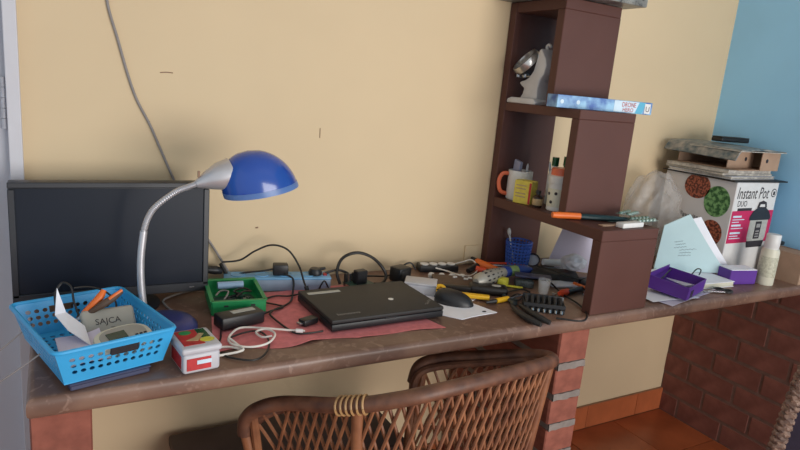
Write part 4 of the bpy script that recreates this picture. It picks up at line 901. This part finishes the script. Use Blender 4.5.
# printed cooker picture
def pr_(name, pts, mt, off): bm = nb(); poly3(bm, FO, FU, FV, pts, off); obj(name, bm, mt, IPF)
pr_('printed_cooker', [(0.128, 0.115), (0.222, 0.115), (0.232, 0.135), (0.230, 0.205), (0.120, 0.205), (0.118, 0.135)], 'print_light', 0.0020)
pr_('printed_cooker', [(0.128, 0.098), (0.222, 0.098), (0.230, 0.122), (0.120, 0.122)], 'ink', 0.0024)
pr_('printed_cooker', [(0.112, 0.200), (0.238, 0.200), (0.240, 0.212), (0.225, 0.232), (0.200, 0.246), (0.150, 0.246), (0.125, 0.232), (0.110, 0.212)], 'bezel', 0.0026)
pr_('printed_cooker', [(0.145, 0.246), (0.205, 0.246), (0.198, 0.266), (0.176, 0.272), (0.152, 0.266)], 'ink', 0.0024)
pr_('printed_cooker', [(0.158, 0.249), (0.192, 0.249), (0.188, 0.259), (0.162, 0.259)], 'white', 0.0028)
pr_('printed_cooker', rect(0.157, 0.130, 0.193, 0.195), 'ink', 0.0030)
pr_('printed_cooker', rect(0.163, 0.172, 0.187, 0.186), 'print_grey', 0.0034)
for k in range(3): pr_('printed_cooker', rect(0.164, 0.136+k*0.010, 0.186, 0.141+k*0.010), 'print_grey', 0.0034)
# side print
def ps_(name, pts, mt, off): bm = nb(); poly3(bm, LO, LU, LV, pts, off); obj(name, bm, mt, IP)
ps_('stew_photo', circ(0.140, 0.300, 0.052, 28, 0.046, 0.3365), 'food_brown', 0.0012)
ps_('broccoli_photo', circ(0.226, 0.258, 0.050, 28, 0.056), 'food_green', 0.0012)
ps_('stew_photo', circ(0.225, 0.142, 0.044, 28, 0.048), 'food_brown', 0.0014)
obj('lettering', text_bm('Favorite', 0.026, (LO[0], LO[1]-0.090, 0.178), LU, LV, 0.0014, width=0.075), 'ink', IP)
ps_('logo_ring', circ(0.172, 0.166, 0.010, 18), 'print_grey', 0.0012); ps_('logo_disc', circ(0.172, 0.166, 0.0075, 18), 'card_white', 0.0016)
ZB = H+ih
# stack on the carton
solo('black_board', B((2.262, -0.192, ZB+0.0033), (0.315, 0.300, 0.005), 0.001, 1, (0, 0, -0.02)), 'cable', 'thin black board lying on top of the printed carton', 'board', False)
def magz(z, th, c, w_, d_, rz, mt, label):
    t = thing('magazine', label, 'magazine', (c[0], c[1], z), rz)
    obj('pages', B((0, 0, th/2), (w_-.004, d_-.004, th-0.002), 0.0006, 1), 'mag2', t); obj('cover', B((0, 0, th-0.0005), (w_, d_, 0.001), 0.0002, 1), mt, t); obj('cover', B((0, 0, 0.0005), (w_, d_, 0.001), 0.0002, 1), mt, t)
z = ZB+0.0062
magz(z, 0.010, (2.255, -0.182), 0.29, 0.25, 0.05, 'paper', 'pale magazine lying lowest in the pile on the carton'); z += 0.0105
magz(z, 0.009, (2.245, -0.175), 0.285, 0.245, -0.04, 'mag1', 'dark covered magazine second in the pile on the carton'); z += 0.0095
magz(z, 0.012, (2.235, -0.180), 0.275, 0.250, 0.03, 'mag2', 'newsprint magazine under the cardboard file'); z += 0.0125
cf = thing('cardboard_file', 'open brown cardboard file box with punched holes', 'file box', (2.262, -0.195, z), math.radians(2))
cw, cdp, chh = 0.25, 0.24, 0.066
obj('floor_panel', B((0, 0, 0.0015), (cw, cdp, 0.003)), 'cardboard', cf)
obj('back_panel', B((0, cdp/2, chh/2), (cw, 0.003, chh)), 'cardboard', cf); obj('side_panel', B((cw/2, 0, chh/2), (0.003, cdp, chh)), 'cardboard', cf)
obj('front_panel', B((0.065, -cdp/2, chh/2), (0.12, 0.003, chh)), 'cardboard', cf)
obj('inner_panel', B((-0.04, -cdp/2+0.05, chh*0.5), (0.16, 0.003, chh*0.98)), 'cardboard', cf)
for x, yy in ((-0.010, -cdp/2+0.05), (0.040, -cdp/2)): obj('punched_hole', L([(0, 0), (0.0075, 0), (0.0075, 0.0012), (0, 0.0012)], (x, yy-0.0014, 0.036), 14, Matrix.Rotation(math.radians(90), 4, 'X')), 'ink', cf, True)
zt_ = z+chh+0.001
def drape(u, v):
    x = 2.098+0.305*u; y = -0.325+0.29*v
    zz_ = zt_+0.004+0.006*math.sin(u*3) - (0.034*max(0, (0.10-u)/0.10)**1.5) + 0.006*v
    return Vector((x, y, zz_))
solo('top_magazine', sheet(drape, 20, 8, 0.005), 'mag1', 'dark colourful magazine drooping over the cardboard file', 'magazine')
solo('newspaper', sheet(lambda u, v: Vector((2.115+0.28*u, -0.330+0.20*v, zt_+0.0020)), 20, 6, 0.0022), 'mag2', 'folded newsprint under the top magazine', 'newspaper')
bc = thing('black_case', 'slim black case lying on top of the magazine pile', 'case', (2.315, -0.155, zt_+0.019), math.radians(-8))
obj('body', B((0, 0, 0.009), (0.145, 0.05, 0.016), 0.005, 3), 'black', bc, True); obj('lid', B((0, 0, 0.0185), (0.143, 0.048, 0.004), 0.0018), 'black_matt', bc, True)
# bubble wrap
solo('bubble_wrap', crumple((1.985, -0.115, H+0.001), (0.112, 0.085, 0.160), 11, 1, 5, 0.26), 'bubble', 'translucent crumpled bubble wrap between shelf and printed carton', 'bubble wrap', True, ang=80)
solo('dark_tray', B((2.03, -0.235, H+0.055), (0.12, 0.03, 0.11), 0.004), 'cardboard_dark', 'brown carton standing behind the pale cyan papers', 'box')
# pale cyan sheaf of papers, leaning
BL, BR = PZ(653, 270, H+0.012), PZ(726, 273, H+0.026)
TL, TR = PY(664, 225, -0.27), PY(690, 214, -0.305)
def quad(bl, br, tr, tl, sag=0.0):
    return lambda u, v: (bl.lerp(br, u)).lerp(tl.lerp(tr, u), v)+Vector((0, 0, sag*math.sin(v*math.pi)))
solo('paper_sheaf', sheet(quad(BL, BR, TR, TL, -0.004), 8, 8, 0.004), 'folder', 'pale cyan sheets with faint handwriting leaning on the carton', 'paper')
off = Vector((0.016, 0.014, 0.006))
bm = sheet(quad(BL+off, PZ(731, 271, H+0.026)+off*.3, PY(701, 217, -0.288), PY(668, 224, -0.25), -0.004), 6, 6, 0.002)
solo('paper_sheaf', bm, 'paper', 'white sheet peeking out behind the pale cyan sheets', 'paper')
nrm_ = (BR-BL).cross(TL-BL).normalized()
hw = thing('handwriting_note', 'faint pencilled note lines on the pale cyan sheets', 'handwriting', BL.lerp(BR, .4)) if False else None
cs = bpy.data.objects['paper_sheaf']; 
bm = nb(); f0 = quad(BL, BR, TR, TL, -0.004); rnd = random.Random(4)
for k in range(6):
    v = 0.62-0.055*k; u0 = 0.30+rnd.uniform(0, .12); u1 = u0+rnd.uniform(.18, .36)
    tube(bm, [f0(u0+(u1-u0)*q/12, v+0.010*math.sin(q*2.3+k))+nrm_*0.0046-cs.location for q in range(13)], 0.0007, 4, 2)
obj('pencil_lines', bm, 'ink_grey', cs)
# white stack, lilac sheets, purple boxes
flat_sheet('loose_sheet', (1.735, -0.405, H+0.001), 0.27, 0.185, math.radians(12), 'paper_lilac', 'lilac white loose sheet under the open purple box', 'paper', (0, 0), 0.003)
flat_sheet('loose_sheet', (1.685, -0.425, H+0.0055), 0.20, 0.14, math.radians(-4), 'paper', 'white loose sheet sticking out beside the shelf foot', 'paper', (0, 0), 0.003)
nbk = thing('white_notebook', 'thick white notebook lying behind the open purple box', 'notebook', (1.93, -0.352, H), math.radians(-4))
obj('pages', B((0, 0, 0.0095), (0.236, 0.166, 0.015), 0.001, 1), 'cream', nbk); obj('cover', B((0, 0, 0.018), (0.24, 0.17, 0.002), 0.0004, 1), 'paper', nbk); obj('cover', B((0, 0, 0.0011), (0.24, 0.17, 0.002), 0.0004, 1), 'paper', nbk)
pbx = thing('purple_tray', 'open purple cardboard tray tilted on the loose sheets', 'box', (1.752, -0.432, H+0.0145), math.radians(20)); pbx.rotation_euler = (math.radians(5), math.radians(1.5), math.radians(20))
pw, pd, ph_ = 0.185, 0.118, 0.040
obj('floor_panel', B((0, 0, 0.001), (pw, pd, 0.002)), 'purple', pbx)
for c, s in (((0, -pd/2, ph_/2), (pw, 0.0025, ph_)), ((0, pd/2, ph_/2+.004), (pw, 0.0025, ph_+.008)), ((-pw/2, 0, ph_/2), (0.0025, pd, ph_)), ((pw/2, 0, ph_/2), (0.0025, pd, ph_))): obj('side_panel', B(c, s), 'purple', pbx)
obj('thumb_notch', B((-0.048, -pd/2-0.0014, 0.014), (0.028, 0.001, 0.024)), 'cushion', pbx)
p2 = thing('purple_carton', 'closed purple carton with white top by the spray bottle', 'box', (2.105, -0.412, H), math.radians(-12))
obj('carton', B((0, 0, 0.026), (0.115, 0.055, 0.050), 0.0012, 1), 'purple', p2); obj('lid_sheet', B((0.0, 0.0, 0.0525), (0.110, 0.055, 0.0025)), 'paper', p2)
# scissors / black pen by the papers
sc_ = thing('black_scissors', 'black handled scissors lying in front of the white notebook', 'scissors', (1.905, -0.462, H))
o_ = Vector(sc_.location)
for dx, dy in ((0.0, 0.0), (0.012, -0.022)):
    obj('handle', T([Vector((0.03+dx+0.017*math.cos(a), dy+0.012*math.sin(a), 0.006)) for a in [2*math.pi*k/12 for k in range(13)]], 0.004, 6, 0, cap=False), 'black_matt', sc_, True)
    obj('blade', T([(0.012+dx, dy, 0.006), (-0.055, -0.004-dy*0.4, 0.006)], [0.006, 0.002], 6, 0, flat=0.4), 'steel', sc_, True)
solo('cable', T([PZ(645, 268, H+.01), PZ(650, 276, H+.02), PZ(660, 279, H+.048), PZ(668, 272, H+.052), PZ(672, 268, H+.05)], 0.0022, 8, 6), 'cable', 'thin black cord behind the open purple tray', 'cable')
solo('cable', T([PZ(692, 274, H+.030), PZ(697, 269, H+.045), PZ(701, 270, H+.045), PZ(699, 275, H+.03)], 0.0020, 8, 6), 'cable', 'small black loop of cord by the pale cyan sheets', 'cable')
# spray bottle
sb = thing('spray_bottle', 'tall cream cosmetic bottle with white cap on the desk', 'bottle', (2.205, -0.452, H))
obj('body', L([(0, 0), (0.027, 0), (0.029, 0.003), (0.0285, 0.118), (0.026, 0.128), (0, 0.128)]), 'cream', sb, True)
obj('cap', L([(0.0225, 0.128), (0.0225, 0.136), (0.023, 0.137), (0.023, 0.176), (0.021, 0.179), (0, 0.179)]), 'white', sb, True)
obj('label', L([(0.0291, 0.030), (0.0294, 0.031), (0.0292, 0.100), (0.0289, 0.101)]), 'label_tan' if False else mat('pale_label_paper', (206, 204, 182), 0.5, scale=140, rgb2=(176, 172, 150)), sb, True)
# brown carton
bx = thing('brown_carton', 'open brown cardboard carton against the blue wall', 'box', (2.372, -0.435, H))
obj('front_panel', B((-0.046, 0, 0.053), (0.003, 0.135, 0.106)), 'cardboard', bx); obj('back_panel', B((0.046, 0, 0.053), (0.003, 0.135, 0.106)), 'cardboard', bx)
obj('side_panel', B((0, -0.066, 0.053), (0.092, 0.003, 0.106)), 'cardboard', bx); obj('side_panel', B((0, 0.066, 0.053), (0.092, 0.003, 0.106)), 'cardboard', bx)
obj('floor_panel', B((0, 0, 0.0015), (0.092, 0.13, 0.003)), 'cardboard_dark', bx)
obj('flap', B((-0.02, 0.0, 0.1065), (0.05, 0.12, 0.002), 0, 1, (0, -0.16, 0)), 'cardboard', bx)
solo('black_lens_cap', B((2.378, -0.382, H+0.120), (0.05, 0.020, 0.014), 0.005, 2), 'black', 'small black object on the brown carton', 'case')

# ================================================================== RATTAN CHAIR
rail_c = [(.402, -.395, .545), (.404, -.402, .585), (.425, -.425, .617), (.468, -.470, .645), (.546, -.612, .70), (.621, -.677, .733), (.70, -.698, .748), (.86, -.683, .745), (1.02, -.645, .73), (1.088, -.600, .712), (1.094, -.535, .692), (1.026, -.446, .66), (.935, -.365, .63), (.885, -.337, .605), (.872, -.330, .555)]
rc0 = Vector((0.76, -0.50, 0))
rch = thing('rattan_armchair', 'rattan tub armchair with lattice back pushed under the desk', 'chair', rc0)
RL = smoothpts([Vector(q)-rc0 for q in rail_c], 8)
def along(Pl, t):
    ls = [0.0]
    for a, b in zip(Pl, Pl[1:]): ls.append(ls[-1]+(b-a).length)
    d = t*ls[-1]
    for i in range(len(Pl)-1):
        if d <= ls[i+1] or i == len(Pl)-2:
            k = (d-ls[i])/max(1e-9, ls[i+1]-ls[i]); return Pl[i].lerp(Pl[i+1], k)
obj('top_rail', tube(nb(), RL, 0.0165, 12, 0), 'rattan_dark', rch, True)
cen = Vector((0.775-rc0.x, -0.50-rc0.y, 0))
inner = [Vector((p.x, p.y, p.z-0.014))+(cen-Vector((p.x, p.y, 0))).normalized()*0.020 for p in RL]
obj('inner_rail', tube(nb(), inner, 0.010, 8, 0), 'rattan_dark', rch, True)
def lower(t): p = along(RL, t); q = Vector((p.x, p.y, 0)).lerp(cen, 0.12); return Vector((q.x, q.y, 0.36))
obj('seat_ring', tube(nb(), [lower(k/60) for k in range(61)]+[lower(0)], 0.014, 10, 0), 'rattan', rch, True)
obj('mid_ring', tube(nb(), [along(RL, k/60).lerp(lower(k/60), 0.72) for k in range(3, 58)], 0.0065, 8, 0), 'rattan', rch, True)
for off_ in (0.0, 0.030):
    NL = 46
    for k in range(NL+1):
        for sgn in (1, -1):
            if (off_ > 0) and sgn < 0: continue
            if off_ > 0: continue
            t0 = 0.045+0.91*k/NL; t1 = t0+sgn*0.085
            if not 0.035 <= t1 <= 0.965: continue
            a = along(RL, t0)-Vector((0, 0, 0.010)); b = lower(t1); mid = along(RL, (t0+t1)/2).lerp(lower((t0+t1)/2), 0.5)
            inn = (cen-Vector((mid.x, mid.y, 0))).normalized()*(0.004 if sgn > 0 else -0.002)
            obj('lattice_rod', T([a+inn, mid+inn, b+inn], 0.0040, 6, 4), 'rattan', rch, True)
for t in (0.012, 0.255, 0.645, 0.988):
    a = along(RL, t); b = lower(t); f = Vector((b.x, b.y, 0)).lerp(cen, 0.03); f.z = 0.0
    obj('leg', T([a-Vector((0, 0, 0.004)), a.lerp(b, 0.5), b, f], [0.0125, 0.0125, 0.0125, 0.012], 10, 0), 'rattan', rch, True)
    if t in (0.012, 0.988):
        a2 = along(RL, 0.05 if t < .5 else .95); b2 = lower(0.03 if t < .5 else .97)
        obj('arm_post', T([a2-Vector((0, 0, 0.006)), a2.lerp(b2, .5), b2], 0.010, 8, 3), 'rattan', rch, True)
# cane binding on the rail next to the left rear leg
for k in range(6):
    t = 0.225+k*0.0085; p = along(RL, t); d = (along(RL, t+.004)-along(RL, t-.004)).normalized()
    s1_ = d.cross(Vector((0, 0, 1))).normalized(); u1_ = s1_.cross(d)
    obj('binding', T([p+(s1_*math.cos(a)+u1_*math.sin(a))*0.0185+d*0.002*math.sin(a) for a in [2*math.pi*q/16 for q in range(17)]], 0.0026, 6, 0, cap=False), 'binding', rch, True)
seat_pts = [lower(k/40) for k in range(41)]
obj('seat', Pm([(p.x*0.98, p.y*0.98) for p in seat_pts], 0.355, 0.372), 'rattan_dark', rch, True)

# ================================================================== WICKER CHAIR AT THE RIGHT
wc0 = Vector((1.656, -1.163, 0))
wc = thing('wicker_chair', 'wicker chair with braided edge and dark purple back near the brick wall', 'chair', wc0, math.radians(-70))
def braid(pts, r, nm='braided_edge'):
    Pp = smoothpts(pts, 26); bm = nb(); ls = [0]
    for a, b in zip(Pp, Pp[1:]): ls.append(ls[-1]+(b-a).length)
    for s in range(4):
        q = []
        for i, p in enumerate(Pp):
            d = (Pp[min(i+1, len(Pp)-1)]-Pp[max(i-1, 0)]).normalized(); sx = d.cross(Vector((0, 1, 0))).normalized(); sy = sx.cross(d)
            a = ls[i]/0.034*2*math.pi*(1 if s % 2 else -1)+s*math.pi/2
            q.append(p+sx*math.cos(a)*r*0.75+sy*math.sin(a)*r*0.6)
        tube(bm, q, r*0.42, 6, 1)
    obj(nm, bm, 'wicker', wc, True)
eL = [Vector((-0.280, 0, 0.36)), Vector((-0.274, 0, 0.48)), Vector((-0.264, 0, 0.62)), Vector((-0.246, 0, 0.78)), Vector((-0.212, 0, 0.88)), Vector((-0.14, 0, 0.94)), Vector((0, 0, 0.955))]
full = eL+[Vector((-p.x, p.y, p.z)) for p in eL[-2::-1]]
braid(full, 0.018)
MX90 = Matrix.Rotation(math.radians(90), 4, 'X')
obj('back_shell', Pm([(p.x*0.985, p.z) for p in full], -0.006, 0.006, MX90), 'cushion', wc)
obj('back_pad', Pm([(p.x*0.93, 0.40+(p.z-0.40)*0.94) for p in full], -0.05, -0.007, MX90, 0.012), 'cushion', wc, True)
obj('seat', B((0, 0.235, 0.385), (0.50, 0.44, 0.05), 0.01), 'wicker', wc, True); obj('seat_pad', B((0, 0.26, 0.43), (0.46, 0.38, 0.05), 0.018, 3), 'cushion', wc, True)
for sx in (-1, 1):
    for sy in (0.03, 0.43): obj('leg', T([(sx*0.225, sy, 0.37), (sx*0.235, sy, 0.0)], 0.018, 10, 0), 'wicker', wc, True)

# marks on the wall
for pts, r, lb_ in (([(.282, -0.0005, 1.303), (.297, -0.0005, 1.305), (.311, -0.0005, 1.3045)], 0.0012, 'hairline'), ([(.698, -0.0005, 1.190), (.6985, -0.0005, 1.163)], 0.0012, 'scratch'), ([(.527, -0.0005, .912), (.534, -0.0005, .913)], 0.002, 'chip')):
    o = obj('wall_'+lb_ if False else lb_, T(pts, r, 6, 2), 'cardboard_dark', wb, True)
